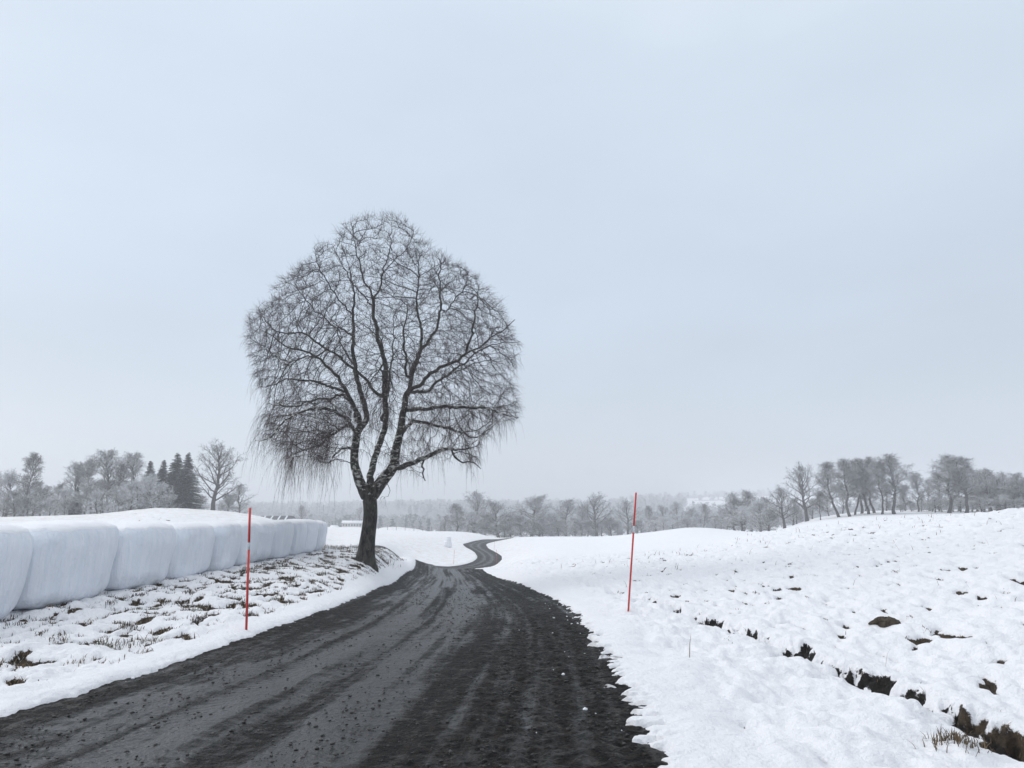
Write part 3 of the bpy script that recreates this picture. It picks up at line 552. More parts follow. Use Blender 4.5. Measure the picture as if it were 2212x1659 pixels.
# ------------------------------------------------------------------ wrapped bales
def bale(y0,y1,vt,label,idx):
    L=y1-y0; yc=(y0+y1)/2; xf=-7.30-.012*(yc-10); D=1.32; xc=xf-D/2
    ux=np.array([-7.35]*3); zb=float(H(-7.5,yc))-.04; zt=v2z(vt,yc)-.03; hh=(zt-zb)/2
    jr=np.random.default_rng(300+idx); t=empty('wrapped_bale',(xc+jr.uniform(-.05,.05),yc,zb),R(jr.uniform(-2.5,2.5))); tag(t,label,'hay bale','white wrapped bales in the row beside the road'); 
    rg=np.random.default_rng(100+idx)
    nu,nv=110,60; ph=np.arange(nu)*2*np.pi/nu; 
    def surf(lat,off,noise_=True):
        # lat: array (nu,k) in -pi/2..pi/2
        PH=ph[:,None]+0*lat; e1=.50; e2=.36
        f=lambda a,e:np.sign(a)*np.abs(a)**e
        cz=f(np.cos(lat),e2); X=D/2*cz*f(np.cos(PH),e1); Y=L/2*cz*f(np.sin(PH),e1); Z_=hh*f(np.sin(lat),e2)
        zz=Z_/hh; tap=1-.045*ss(.2,-1.,zz)+.02*ss(-.2,.5,zz); X=X*tap+.03*zz; Y=Y*tap+.055*zz*(1 if L>1.8 else .5)
        s1=np.sign(np.sin(PH))*np.abs(np.sin(PH))
        nrm=np.stack([X/D*2,Y/L*2,Z_/hh*.6],-1); nrm/=np.linalg.norm(nrm,axis=-1)[...,None]+1e-9
        per=np.arctan2(Y/L,X/D)
        dsp=.03*perlin(Y*2.2+idx*5,zz*2.0,65)+.012*np.abs(perlin(Y*5.5+idx*3+.6*zz,zz*.5,66))*2+.02*perlin(per*3.2+idx*7,zz*.5,61)+.010*perlin(Y*7+idx*3,zz*.45+.3*Y,62)+.012*perlin(Y*2.5+idx*3,zz*1.5,63)+.02*perlin(Y*1.2+9*idx,zz*.9,64)
        dsp=dsp*(1-.4*ss(.6,1,zz))
        pos=np.stack([X,Y,Z_+hh],-1)+nrm*(dsp[...,None]+off)
        return pos,nrm
    lat=np.linspace(-np.pi/2+.02,np.pi/2-.02,nv)[None]+np.zeros((nu,1)); P_,_=surf(lat,0)
    i=np.arange(nu)[:,None]; k=(i+1)%nu; j=np.arange(nv-1)[None]
    Q=np.stack([i*nv+j,k*nv+j,k*nv+j+1,i*nv+j+1],-1).reshape(-1,4)
    V_=P_.reshape(-1,3); V_=np.vstack([V_,[[0,0,0]],[[0,0,2*hh]]]); c=nu*nv
    T=[(c,(q+1)%nu*nv,q*nv) for q in range(nu)]+[(c+1,q*nv+nv-1,(q+1)%nu*nv+nv-1) for q in range(nu)]
    mesh_np('film_wrap',V_,Q,T,[MWR],parent=t)
    # snow lying on top with a ragged rim
    lo=.64+.26*fbm(ph*2.2+idx*5,ph*0+.5,3,71)*1.0+.10*perlin(ph*6,ph*0+idx,72); nk=26
    s_=np.linspace(0,1,nk)[None]; lat=lo[:,None]*(1-s_)+(np.pi/2-.02)*s_; P_,nr=surf(lat,0)
    th=.016*ss(0,.22,s_)*(1+.5*perlin(P_[...,0]*4,P_[...,1]*4+idx,73))-.012*(s_<.02); P_=P_+nr*th[...,None]
    P_[...,2]+=.018*ss(.3,1,s_)*(1+.8*perlin(P_[...,0]*2.2+idx,P_[...,1]*1.6,74))
    j=np.arange(nk-1)[None]; Q=np.stack([i*nk+j,k*nk+j,k*nk+j+1,i*nk+j+1],-1).reshape(-1,4)
    V_=np.vstack([P_.reshape(-1,3),[P_[:,-1].mean(0)]]); T=[(nu*nk,q*nk+nk-1,(q+1)%nu*nk+nk-1) for q in range(nu)]
    mesh_np('snow_cap',V_,Q,T,[MSN],parent=t)
BY=[9.75,12.3,15.0,17.5,20,21.9,23.4,25,27.3,29,30.9,32.3]
BL=['largest white wrapped bale, nearest the camera and cut by the left picture edge','widest fully visible white bale, second from the left edge of the picture','third white wrapped bale from the left, with a small drip of film mid side','fourth white wrapped bale from the left, dark gap under its right foot','fifth white wrapped bale from the left, just left of the near red pole','narrow white bale whose side is crossed by the near left red pole','slim white bale directly right of the near left red pole, seventh in row','eighth white bale of the row, wider and darker than the slim pair left of it','third white bale back from the tree end of the row','second to last white bale of the row, before the tree end','last and smallest white bale of the row, nearest the big birch']
for i in range(11): bale(BY[i]+.065,BY[i+1]-.065,1131-.9*min(i,9)+[0,-3,0,1,0,0,1,-1,0,-1,2][i],BL[i],i)
# ------------------------------------------------------------------ the big birch
def px6(X,Y,dy): return np.array(pt((950+X/1.843)/1.852,(1500+Y/1.843)/1.852,26.4+dy))
LIMB=[
[(936,1450,0,165),(943,1360,0,132),(955,1250,0,112),(970,1130,0,103),(980,1040,0,102),(978,950,0,112),(968,890,0,112)],
[(960,905,0,92),(925,830,-.05,80),(890,740,-.2,68),(870,650,-.3,62),(868,540,-.4,58),(885,440,-.5,54),(900,400,-.5,52)],
[(900,400,-.5,38),(880,320,-.7,34),(850,220,-1,30),(800,110,-1.2,26),(740,20,-1.5,22),(650,-90,-1.8,18),(540,-160,-2.1,15),(420,-200,-2.4,12),(300,-260,-2.7,9),(200,-360,-2.9,6)],
[(900,400,-.5,44),(955,330,-.3,42),(970,260,-.2,40),(940,170,-.1,38),(900,80,0,35),(870,-40,.2,32),(860,-160,.4,28),(852,-290,.6,25),(845,-440,.8,20),(850,-600,1,15),(845,-740,1.1,10)],
[(980,880,.1,66),(975,760,.3,52),(990,650,.5,48),(1015,550,.7,46),(1045,450,.8,44),(1060,330,.9,43),(1065,200,1,42),(1068,80,1,40),(1068,-60,1,36),(1055,-190,1,32),(1030,-330,.9,28),(1010,-480,.8,24),(1000,-560,.8,22)],
[(1000,-560,.8,16),(950,-630,.5,14),(900,-720,.2,12),(870,-850,0,9),(850,-980,-.2,6)],
[(1000,-560,.8,18),(1045,-640,1,16),(1060,-740,1.2,14),(1085,-850,1.4,11),(1120,-950,1.6,9),(1140,-1090,1.7,6)],
[(1010,-480,.8,14),(940,-560,1.4,12),(860,-680,1.8,10),(780,-800,2,8),(720,-930,2.1,5)],
[(1060,-740,1.2,9),(1150,-830,1.0,8),(1250,-920,.8,6),(1290,-1020,.6,4)],
[(1040,170,1,26),(950,90,.6,22),(880,10,.2,20),(760,-80,-.2,18),(620,-160,-.6,15),(480,-260,-1,12),(330,-300,-1.3,9),(200,-440,-1.5,6)],
[(852,-290,.6,16),(760,-360,1.3,14),(640,-440,1.9,12),(520,-560,2.3,9),(430,-680,2.5,6)],
[(845,-440,.8,13),(740,-560,.3,11),(680,-680,0,9),(600,-820,-.2,6),(560,-930,-.3,4)],
[(985,900,0,95),(1040,820,0,90),(1090,750,-.05,84),(1145,670,-.1,74),(1165,570,-.15,66),(1190,450,-.2,58),(1215,340,-.3,50),(1245,200,-.4,44),(1262,130,-.4,42)],
[(1262,130,-.4,34),(1285,20,-.6,30),(1315,-80,-.8,27),(1340,-170,-1,24),(1365,-290,-1.2,21),(1372,-420,-1.3,17),(1350,-560,-1.4,13),(1360,-700,-1.5,9)],
[(1285,20,-.6,28),(1340,-100,0,26),(1420,-240,.4,23),(1490,-330,.6,20),(1520,-470,.8,17),(1510,-600,1,14),(1500,-700,1.1,11),(1480,-840,1.2,8)],
[(1520,-470,.8,11),(1600,-560,.6,10),(1680,-680,.5,8),(1700,-760,.5,5)],
[(1262,130,-.4,32),(1350,80,-.9,28),(1450,10,-1.3,25),(1560,-70,-1.7,22),(1700,-170,-2.1,18),(1760,-320,-2.3,14),(1780,-500,-2.4,10),(1800,-640,-2.5,6)],
[(1700,-170,-2.1,12),(1820,-250,-2.4,10),(1930,-300,-2.6,8),(2030,-400,-2.7,5)],
[(1262,130,-.4,28),(1380,120,.9,24),(1500,40,1.7,20),(1640,-60,2.4,16),(1760,-150,2.9,12),(1900,-220,3.3,8),(2060,-230,3.6,5)],
[(1150,680,-.1,46),(1200,690,-.2,42),(1280,660,-.4,38),(1370,615,-.6,34),(1450,570,-.8,30),(1550,545,-1,26),(1620,530,-1.1,18),(1675,528,-1.2,9)],
[(1560,545,-1,16),(1600,610,-1.2,14),(1660,650,-1.3,12),(1720,650,-1.5,9),(1790,700,-1.6,5)],
[(1370,615,-.6,16),(1350,680,-1,12),(1370,740,-1.2,9),(1375,790,-1.2,6)],
[(1195,440,-.2,30),(1290,350,.4,26),(1400,350,.9,23),(1520,390,1.4,20),(1640,430,1.8,16),(1740,460,2.2,12),(1830,430,2.5,8),(1880,390,2.6,5)],
[(1240,260,-.3,30),(1330,250,-.9,27),(1420,215,-1.4,24),(1560,190,-1.9,21),(1700,185,-2.4,18),(1800,215,-2.8,14),(1930,270,-3.2,10),(2070,290,-3.5,6)],
[(890,430,-.5,30),(830,370,-1,27),(760,305,-1.6,24),(680,265,-2.1,21),(560,250,-2.7,17),(440,290,-3.2,14),(350,340,-3.5,11),(270,430,-3.8,8),(170,470,-3.9,5)],
[(905,350,-.4,28),(850,240,.2,25),(780,170,.8,22),(700,152,1.3,19),(600,165,1.8,16),(480,210,2.3,13),(340,240,2.8,10),(200,210,3.2,6)],
[(880,410,-.3,24),(790,400,.4,21),(700,430,1,18),(610,490,1.5,15),(520,560,2,12),(430,610,2.4,8),(390,600,2.5,5)],
[(868,540,-.4,20),(800,520,-1.2,17),(730,560,-1.9,13),(650,610,-2.5,9),(560,620,-3,5)],
[(800,110,-1.2,20),(700,70,-2,17),(560,20,-2.7,14),(420,20,-3.2,11),(300,30,-3.5,8),(160,60,-3.6,5)],
[(620,-160,-.6,12),(480,-130,.2,10),(360,-100,.7,8),(200,-180,1,5)],
[(1060,330,.9,26),(1060,250,-.3,22),(1050,100,-1.6,18),(1040,-60,-2.7,13),(1040,-250,-3.4,8)],
[(1060,330,.9,26),(1120,150,2.0,20),(1150,-50,3,15),(1150,-300,3.7,8)],
[(900,80,0,22),(850,-60,1.4,17),(760,-220,2.5,12),(700,-380,3.3,7)],
[(1285,20,-.6,22),(1230,-120,-2,17),(1230,-300,-3,12),(1260,-480,-3.4,7)],
[(1040,830,.1,9),(1085,795,.2,7),(1120,830,.3,5),(1110,900,.3,3)],
[(870,650,-.3,9),(820,660,-.8,7),(760,640,-1.3,4)],
]
SIL=[(735,480),(765,470),(800,466),(850,462),(880,480),(905,508),(940,538),(985,560),(1010,585),(1045,600),(1060,640),(1085,655),(1100,700),(1125,745),(1112,800),(1120,860),(1126,905),(1085,920),(1040,950),(1035,1010),(985,985),(960,1000),(905,985),(870,1010),(840,1030),(835,1075),(820,1075),(815,1040),(800,980),(760,960),(740,985),(715,1000),(650,1005),(610,995),(575,950),(555,900),(552,840),(545,780),(533,730),(540,670),(573,638),(590,610),(622,590),(635,580),(680,560),(680,520),(715,520)]
def inpoly(x,y,P):
    c=np.zeros(len(x),bool); n=len(P)
    for i in range(n):
        x1,y1=P[i];x2,y2=P[(i+1)%n]
        if y1==y2: continue
        c^=((y1>y)!=(y2>y))&(x<(x2-x1)*(y-y1)/(y2-y1)+x1)
    return c
def birch():
    pts=[];par=[];exr=[];trunkflag=[]
    for li,L_ in enumerate(LIMB):
        P=np.array([px6(a,b,c) for a,b,c,_ in L_]); w_=np.array([q[3] for q in L_])/428.
        S=catmull(np.hstack([P,w_[:,None]]),6)
        d=np.concatenate([[0],np.cumsum(np.linalg.norm(np.diff(S[:,:3],axis=0),axis=1))]); m=max(2,int(d[-1]/.13)); q=np.linspace(0,d[-1],m)
        C=np.stack([np.interp(q,d,S[:,k]) for k in range(4)],1)
        if li>0: # natural kinks
            ph=np.cumsum(rng.normal(0,.020,(m,3)),0); ph-=np.linspace(0,1,m)[:,None]*ph[-1]*.6; ph*=np.clip(.10/np.maximum(C[:,3:4],.02),.15,1.5)
            ph[0]=0; C[:,:3]+=ph
        if li==0: prev=-1
        else: # join to nearest existing node
            A=np.array(pts); prev=int(np.argmin(((A-C[0,:3])**2).sum(1)))
        for k in range(m):
            if li>0 and k==0: continue
            pts.append(C[k,:3]); par.append(prev); exr.append(C[k,3]); trunkflag.append(li in(0,1,4,12)); prev=len(pts)-1
    nl=len(pts)
    # space colonisation fills the crown
    rg=np.random.default_rng(3); N_=18000; AP=[]
    poly=np.array(SIL,float); 
    while len(AP)<N_:
        u=rg.uniform(525,1130,4000); v=rg.uniform(460,1080,4000); ok=inpoly(u,v,SIL); u,v=u[ok],v[ok]
        ul=np.interp(v,[460,500,560,620,680,740,860,950,1000,1080],[755,705,650,588,533,530,545,570,600,800]); ur=np.interp(v,[460,500,560,620,680,740,860,920,960,1010,1080],[865,912,998,1058,1102,1128,1122,1126,1050,1035,840])
        c=(ul+ur)/2; hw=(ur-ul)/2; dd=np.sqrt(np.clip(1-((u-c)/hw)**2,0,1))*np.minimum(hw/62.7*.88,4.3); dy=rg.uniform(-1,1,len(u))*dd
        # shell bias, thin out the low interior
        rad=np.sqrt(((u-c)/hw)**2+(dy/4.3)**2); keep=rg.random(len(u))<(.22+.78*rad**1.5); an=np.arctan2(v-780,u-830); keep&=rad<.985+.16*perlin(an*4.2,dy*.45,92); keep&=perlin(u/40.,v/40.+dy*.5,93)>-.50
        keep&=~((v>930)&(np.abs(u-790)<65)&(rg.random(len(u))<.85))
        keep&=~((v>890)&(u>830)&(rg.random(len(u))<.5)); keep&=~((v>960)&(u<760)&(rg.random(len(u))<.75))
        for a,b,c_ in zip(u[keep],v[keep],dy[keep]): AP.append(pt(a,b,26.4+c_))
    AP=np.array(AP[:N_]); alive=np.ones(N_,bool); KILL=.20; INF=.95; STEP=.125
    centre=np.array(px6(1000,300,0))
    for it in range(75):
        kd=kdtree.KDTree(len(pts))
        for i,p in enumerate(pts): kd.insert(p,i)
        kd.balance(); acc={}; idx=np.where(alive)[0]
        for a in idx:
            co,i,dist=kd.find(AP[a])
            if dist<KILL: alive[a]=False; continue
            if dist<INF*(1.6 if it<6 else 1) and not (i<nl and exr[i]>.10 and trunkflag[i] and dist>.8):
                d=(AP[a]-np.array(co))/dist; q=acc.get(i)
                if q is None: acc[i]=d.copy()
                else: q+=d
        if not acc: break
        for i,d in acc.items():
            pd=np.array(pts[i])-np.array(pts[par[i]]) if par[i]>=0 else np.array([0,0,1.]); pd/=np.linalg.norm(pd)+1e-9
            d=d/(np.linalg.norm(d)+1e-9)+.55*pd+rg.normal(0,.24,3); d/=np.linalg.norm(d)
            pts.append(np.array(pts[i])+d*STEP); par.append(i); exr.append(0)
    P=np.array(pts); par=np.array(par); exr=np.array(exr); n=len(P)
    ch=[[] for _ in range(n)]
    for i in range(n):
        if par[i]>=0: ch[par[i]].append(i)
    EX=2.12; acc=np.zeros(n); tips=np.zeros(n)
    for i in range(n-1,-1,-1):
        if not ch[i]: acc[i]=.0052**EX; tips[i]=1
        r_=acc[i]
        if par[i]>=0: acc[par[i]]+=r_; tips[par[i]]+=tips[i]
    r=acc**(1/EX); 
    r[:nl]=np.where(exr[:nl]>0,np.maximum(exr[:nl],0.006),r[:nl])
    # children of limbs never thicker than them
    for i in range(n):
        if par[i]>=0: r[i]=min(r[i],r[par[i]])
    root=P[0].copy(); base=np.array([root[0],root[1],float(H(root[0],root[1]))])
    t=empty('birch_tree',tuple(base)); tag(t,'huge bare weeping birch with forked trunk on the left bank beside the road','tree')
    P_=P-base
    # chains
    big=MB(); sm=MB(); pale=[]; done=np.zeros(n,bool); starts=[0]
    order=sorted(range(n),key=lambda i:-tips[i])
    stack=[(0,-1)]
    while stack:
        s,pv=stack.pop(); chain=[s]; c=s
        while ch[c]:
            k=sorted(ch[c],key=lambda q:(r[q]*1.0+ (.5 if (q<nl and c<nl and q==c+1) else 0)),reverse=True)
            for o_ in k[1:]: stack.append((o_,c))
            c=k[0]; chain.append(c)
        idx=([pv] if pv>=0 else [])+chain
        if len(idx)<2: continue
        rr=r[idx].copy(); 
        if pv>=0: rr[0]=rr[1]*1.05
        PP=P_[idx].copy()
        if r[chain[0]]>.045 and len(idx)>5:
            mb=big; ns_=14 if rr.max()>.12 else 9
        else: mb=sm; ns_=5 if rr.max()>.018 else 3
        if pv<0: # trunk flare and lumps
            q=np.arange(len(rr)); rr=rr*(1+.35*np.exp(-q/2.5))
            PP[0][2]-=.25
        n0=mb.n; mb.tube(PP,rr,ns_,cap=False)
        if mb is big: pale.append(0)
    V0=np.concatenate(big.v); 
    # bark relief on the stems
    hgt=V0[:,2]; pl=np.clip(ss(1.6,3.0,hgt)-1.1*ss(4.2,7,hgt),-1,1)
    big.v=[V0]
    V0+=0
    big.build('trunk',MBK,t,attrs={'pale':pl})
    sm.build('branches',MTW if False else MBK,t,attrs={'pale':np.zeros(sm.n)})
    # ---- twigs
    thin=np.where((r<.016))[0]; thin=thin[thin>=nl-0] if True else thin
    uv=np.array([project(*p) for p in P[thin]]); U,V=uv[:,0],uv[:,1]
    T_=MB(); pd=P[thin]-P[par[thin]]; pd/=np.linalg.norm(pd,axis=1)[:,None]+1e-9
    cen=np.array(pt(830,800,26.4)); outd=P[thin]-cen; rad=np.linalg.norm(outd,axis=1); outd/=rad[:,None]
    def grow(pos,d,L_,nseg,r0,droop,wig,side=.0):
        p=pos.copy(); d=d.copy(); out=[]
        for k in range(nseg):
            d=d+rg.normal(0,wig,d.shape)+np.array([0,0,-1])*np.broadcast_to(droop,(len(p),))[:,None]*(k+1)/nseg; d/=np.linalg.norm(d,axis=1)[:,None]
            q=p+d*(L_/nseg)[:,None]; f0=1-.75*k/nseg; f1=1-.75*(k+1)/nseg; T_.segs(p,q,r0*f0,r0*f1,3); out.append((q.copy(),d.copy())); p=q
        return out
    # fine spray, drooping more towards the rim and the bottom
    low=ss(640,900,V)
    for rep in range(3):
        cm=.35+.65*ss(-.2,.2,perlin(P[thin][:,0]*1.1+P[thin][:,1]*.5,P[thin][:,2]*1.1,94)); cm=cm*(.38+.62*ss(.45,.85,rad/4.7)); sel=rg.random(len(thin))<.95*cm; p=P_[thin][sel]; d=pd[sel]*.8+outd[sel]*.65+rg.normal(0,.42,(sel.sum(),3)); d[:,2]+=.3*(1-low[sel]); d/=np.linalg.norm(d,axis=1)[:,None]
        L_=rg.uniform(.14,.42,sel.sum()); o=grow(p,d,L_,3,.0036,.10+.5*low[sel],.22)
        q,dd=o[0]; k=rg.random(len(q))<.6; grow(q[k],dd[k]+rg.normal(0,.6,(k.sum(),3)),rg.uniform(.1,.28,k.sum()),2,.0028,.1+.4*low[sel][k],.25)
    # hanging strands
    dens=ss(720,1000,V)*.24+.10*ss(600,750,V)*ss(.6,1,rad/4.6)
    dens*=np.where((U<760)&(V>850),1.5,1.); dens*=np.where((U>830)&(V>900),.55,1.); dens*=np.where((V>900)&(np.abs(U-800)<60),.3,1)
    clump=1.7*ss(.0,.30,perlin(P[thin][:,0]*1.6,P[thin][:,1]*1.6,91))
    for rep in range(3):
        sel=rg.random(len(thin))<dens*clump; p=P_[thin][sel]; m=sel.sum(); d=outd[sel]*.5+rg.normal(0,.35,(m,3)); d[:,2]-=.5; d/=np.linalg.norm(d,axis=1)[:,None]
        Lm=np.where(U[sel]<740,1.0,.70)*np.where(V[sel]>840,1.25,.7); L_=rg.uniform(.3,1.15,m)*Lm*1.4
        o=grow(p,d,L_,6,.0034,1.1,.12)
        for kk in (1,2,3):
            q,dd=o[kk]; k=rg.random(len(q))<.55; grow(q[k],dd[k]+rg.normal(0,.4,(k.sum(),3)),rg.uniform(.15,.5,k.sum()),3,.0027,.9,.15)
    T_.build('twigs',MTW,t)
    print('birch nodes',n,'twig verts',T_.n)
birch()
# ------------------------------------------------------------------ background trees: prototypes
def proto(seed,h,tf,ang0,ang1,prof,nl,tw,mats,lean=0,up=.25,rt=.03,twr=.022,fork=1,nb=6,nt_=5,base_w=1.0):
    nl=int(nl*1.25); nb+=2; nt_+=1; twr*=1.05
    rg=np.random.default_rng(seed); tr=MB(); cr_=MB()
    m=12; zz=np.linspace(0,1,m); off=np.cumsum(rg.normal(0,.012*h,(m,2)),0); off-=off[0]; off[:,0]+=lean*h*zz**1.5; TP=np.column_stack([off,zz*h*.97]); TP[0,2]=-.4
    TR=h*rt*(1-zz*.86)+.01; TR[0]*=1.35; tr.tube(TP,TR,7)
    S0=[];S1=[];R0=[];R1=[]
    def wander(p,d,L,n,wig,upb):
        out=[p]
        for k in range(n):
            d=d+rg.normal(0,wig,3); d[2]+=upb/n; d=d/np.linalg.norm(d); p=p+d*L/n; out.append(p)
        return out,d
    for i in range(nl):
        f=tf+(1-tf)*((i+rg.random())/nl)**.9; f=min(f,.985); k=f*(m-1); a=int(k); p=TP[a]*(1-(k-a))+TP[min(a+1,m-1)]*(k-a)
        g=(f-tf)/(1-tf); ang=R(ang0*(1-g)+ang1*g+rg.normal(0,6)); az=i*2.4+rg.normal(0,.4); L=h*prof(g)*rg.uniform(.8,1.12)
        d=np.array([math.sin(ang)*math.cos(az),math.sin(ang)*math.sin(az),math.cos(ang)]); path,_=wander(p,d,L,7,.16,up); rl=h*rt*.42*(1-g*.6)
        tr.tube(path,np.linspace(rl,rl*.15,8),4,cap=False)
        for b in range(nb):
            q=.22+.78*(b+rg.random())/nb; j=min(int(q*7),6); pb=path[j]+(path[j+1]-path[j])*(q*7-j); dd=path[j+1]-path[j]; dd/=np.linalg.norm(dd); dd=dd+rg.normal(0,.62,3); dd/=np.linalg.norm(dd); Lb=L*.42*(1.15-.55*q)*rg.uniform(.7,1.3)
            pb_,_=wander(pb,dd,Lb,4,.22,.12)
            S0+=pb_[:-1];S1+=pb_[1:]; rb=max(.014,rl*.33); R0+=list(np.linspace(rb,rb*.4,4));R1+=list(np.linspace(rb,rb*.4,5)[1:])
            for c in range(nt_):
                j=rg.integers(1,5); pc=pb_[j]; d2=rg.normal(0,1,3)*.85+dd; d2/=np.linalg.norm(d2); Lt=tw*h*rg.uniform(.5,1.3)
                pc_,_=wander(pc,d2,Lt,2,.35,-.1); S0+=pc_[:-1];S1+=pc_[1:];R0+=[twr*.9,twr*.6];R1+=[twr*.6,twr*.3]
                for e in range(2):
                    d3=d2+rg.normal(0,.8,3); d3/=np.linalg.norm(d3); S0.append(pc_[1]);S1.append(pc_[1]+d3*Lt*.6);R0.append(twr*.6);R1.append(twr*.25)
    cr_.segs(S0,S1,np.array(R0),np.array(R1),3)
    a=tr.build('trunk',mats[0]); b=cr_.build('crown',mats[1]); return a,b,h
def spruce(seed,h,wid):
    rg=np.random.default_rng(seed); tr=MB(); cr_=MB(); tr.tube([(0,0,-.3),(0,0,h*.5),(0,0,h)],[h*.017,h*.01,.01],6)
    V_=[];T=[]
    nlv=46
    for i in range(nlv):
        f=(i+rg.random()*.6)/nlv; z=h*(.03+.96*f); L=wid*h*(1-f)**.85*rg.uniform(.75,1.15)+.10; nb=15 if f<.8 else 9
        for b in range(nb):
            az=rg.uniform(0,6.28); Lb=L*rg.uniform(.7,1.15); d=np.array([math.cos(az),math.sin(az),0]); s=np.array([-d[1],d[0],0]); z=h*(.03+.96*f)+rg.uniform(-1,1)*h*.022
            for k in range(9):
                q=(k+.5)/9; base=np.array([0,0,z])+d*Lb*q+np.array([0,0,-.38*Lb*q**1.3+.12*Lb*q**3]); w_=(.42*Lb*(1-q)+.22)*rg.uniform(.6,1.2)
                for sg in (-1,1):
                    tip=base+s*sg*w_+d*w_*.55+np.array([0,0,-.35*w_*rg.uniform(.3,1.6)]); n=len(V_); V_+=[base-d*.10,base+d*.12+np.array([0,0,.03]),tip]; T.append((n,n+1,n+2))
    cr_.add(V_,None,T); a=tr.build('trunk',MTK); b=cr_.build('crown',MSP,smooth=False); return a,b,h
dome=lambda w,k=1.:(lambda g: w*(.55+.75*math.sin(math.pi*min(1,.18+g*.82))**k*(1-.35*g)))
PR={
'oak':proto(11,12,.20,78,12,dome(.40),22,.055,(MTK,MBR),up=.35,rt=.032,nb=7,nt_=4,twr=.020),
'oak2':proto(12,12,.16,80,10,dome(.42),24,.06,(MTK,MF1),up=.3,rt=.03,nb=7,nt_=5,twr=.024),
'round':proto(13,12,.12,75,15,dome(.34),24,.06,(MTK,MF1),up=.4,rt=.028,nb=7,nt_=6,twr=.026),
'birch':proto(14,14,.25,55,12,dome(.25),24,.06,(MTK,MF1),up=.1,rt=.018,nb=7,nt_=6,twr=.024),
'birch2':proto(15,14,.30,50,15,dome(.23),22,.065,(MTK,MBR),up=.0,rt=.018,nb=7,nt_=6,twr=.024,lean=.06),
'tall':proto(16,15,.30,62,14,dome(.19),28,.05,(MTK,MF1),up=.15,rt=.015,nb=8,nt_=6,twr=.021,lean=.03),
'tall2':proto(17,15,.26,66,14,dome(.17),28,.05,(MTK,MF1),up=.2,rt=.014,nb=8,nt_=6,twr=.022,lean=-.07),
'willow':proto(18,8,.05,80,20,dome(.50),26,.075,(MTK,MF2),up=.3,rt=.035,nb=7,nt_=7,twr=.026),
'bush':proto(19,5,.02,75,15,dome(.55),18,.10,(MTK,MF2),up=.35,rt=.025,nb=6,nt_=6,twr=.024),
'bush2':proto(20,5,.02,70,10,dome(.45),18,.10,(MTK,MF1),up=.45,rt=.022,nb=6,nt_=6,twr=.024),
'spruce':spruce(21,15,.19),'spruce2':spruce(22,15,.24),
}
WS={'birch':1.75,'birch2':1.6,'spruce':1.6,'spruce2':2.1,'oak':1.25,'oak2':1.35,'round':1.5,'tall':1.85,'tall2':1.85,'willow':1.35,'bush':1.5,'bush2':1.6}
protos_used={k:False for k in PR}
def tree(kind,u,vt,y,label,group,wscale=1.,rz=None,name=None,vb=None,cat='tree'):
    a,b,h=PR[kind]; x=(u-CX)/F*cp*y; x=x*(1+ (v2dz(vt,y)*sp)/(y*cp)) if False else x
    z0=float(H(x,y)); zt=v2z(vt,y); hh=zt-z0
    s=hh/h; wscale*=WS.get(kind,1.3); nm=name or ('spruce_tree' if 'spruce' in kind else 'shrub' if 'bush' in kind else 'birch_tree' if kind.startswith('birch') else 'oak_tree' if kind.startswith('oak') else 'bare_tree')
    t=empty(nm,(x,y,z0-.05),rz if rz is not None else random.uniform(0,6.28)); t.scale=(s*wscale,s*wscale,s); tag(t,label,'shrub' if 'bush' in kind else 'tree',group)
    for src in (a,b):
        if not protos_used[kind]: c=src
        else: c=src.copy(); sc.collection.objects.link(c)
        c.parent=t
    protos_used[kind]=True
    return t
GL='trees behind the left snow dome'; GM='frosted trees beyond the middle crest'; GR_='trees on the rise at right'
# left
tree('birch2',50,990,150,'tallest bare tree near the left picture edge, leaning trunk',GL,.62,0)
for u,vt,y,k,ws in [(-25,1030,165,'round',.9),(12,1037,160,'willow',.8),(88,1062,165,'bush2',1.0),(118,1052,160,'round',.7),(140,1068,155,'bush',.9),(-60,1020,170,'birch',.8),(30,1070,145,'bush2',1.0),(-100,1035,150,'round',.9),(70,1048,175,'round',.8)]:
    tree(k,u,vt,y,'low frosted grey tree in the thicket at the left picture edge','frosted thicket at the left edge',ws)
tree('birch',160,1008,158,'frosted tree just right of the gap in the left wood, flat topped',GL,.75)
tree('spruce2',163,1050,150,'small dark evergreen inside the frosted left wood',GL,.6)
tree('birch2',196,1003,165,'leaning bare birch left of the highest frosted crown in the left wood',GL,.75,2.5)
tree('birch',222,983,160,'highest and widest frosted crown of the left wood, well left of the spruces',GL,.85)
tree('birch2',248,1010,152,'slim leaning tree between the two highest frosted crowns at left',GL,.6,.4)
tree('birch',279,988,158,'brownish tall crown directly left of the spruces',GL,.8,1)
tree('willow',300,1050,146,'white frosted low tree in front of the tall brownish crown',GL,.9)
tree('willow',325,1042,144,'whitest frosted low tree in front of the slim spruces',GL,.8,2)
tree('spruce',318,994,172,'slim pointed spruce, leftmost of the dark spruces',GL,.95)
tree('spruce',346,992,174,'slim spruce in the middle of the dark group, left of the broad pair',GL,.95,2)
tree('spruce2',375,978,168,'broad dark spruce, left one of the tall pair beside the oak',GL,.80,1)
tree('spruce2',399,977,166,'tall dark spruce, right one of the pair, touching the round oak',GL,.72,3)
tree('oak',457,980,150,'large round bare oak standing free behind the snow dome at left',GL,1.0,.5)
tree('oak2',515,1058,175,'small hazy round tree behind the right side of the left oak',GL,.9)
tree('bush2',492,1075,170,'low hazy thicket under the right side of the left oak','low thicket at the left oak',1.1)
tree('bush2',430,1078,175,'low hazy thicket under the left side of the left oak','low thicket at the left oak',1.2)
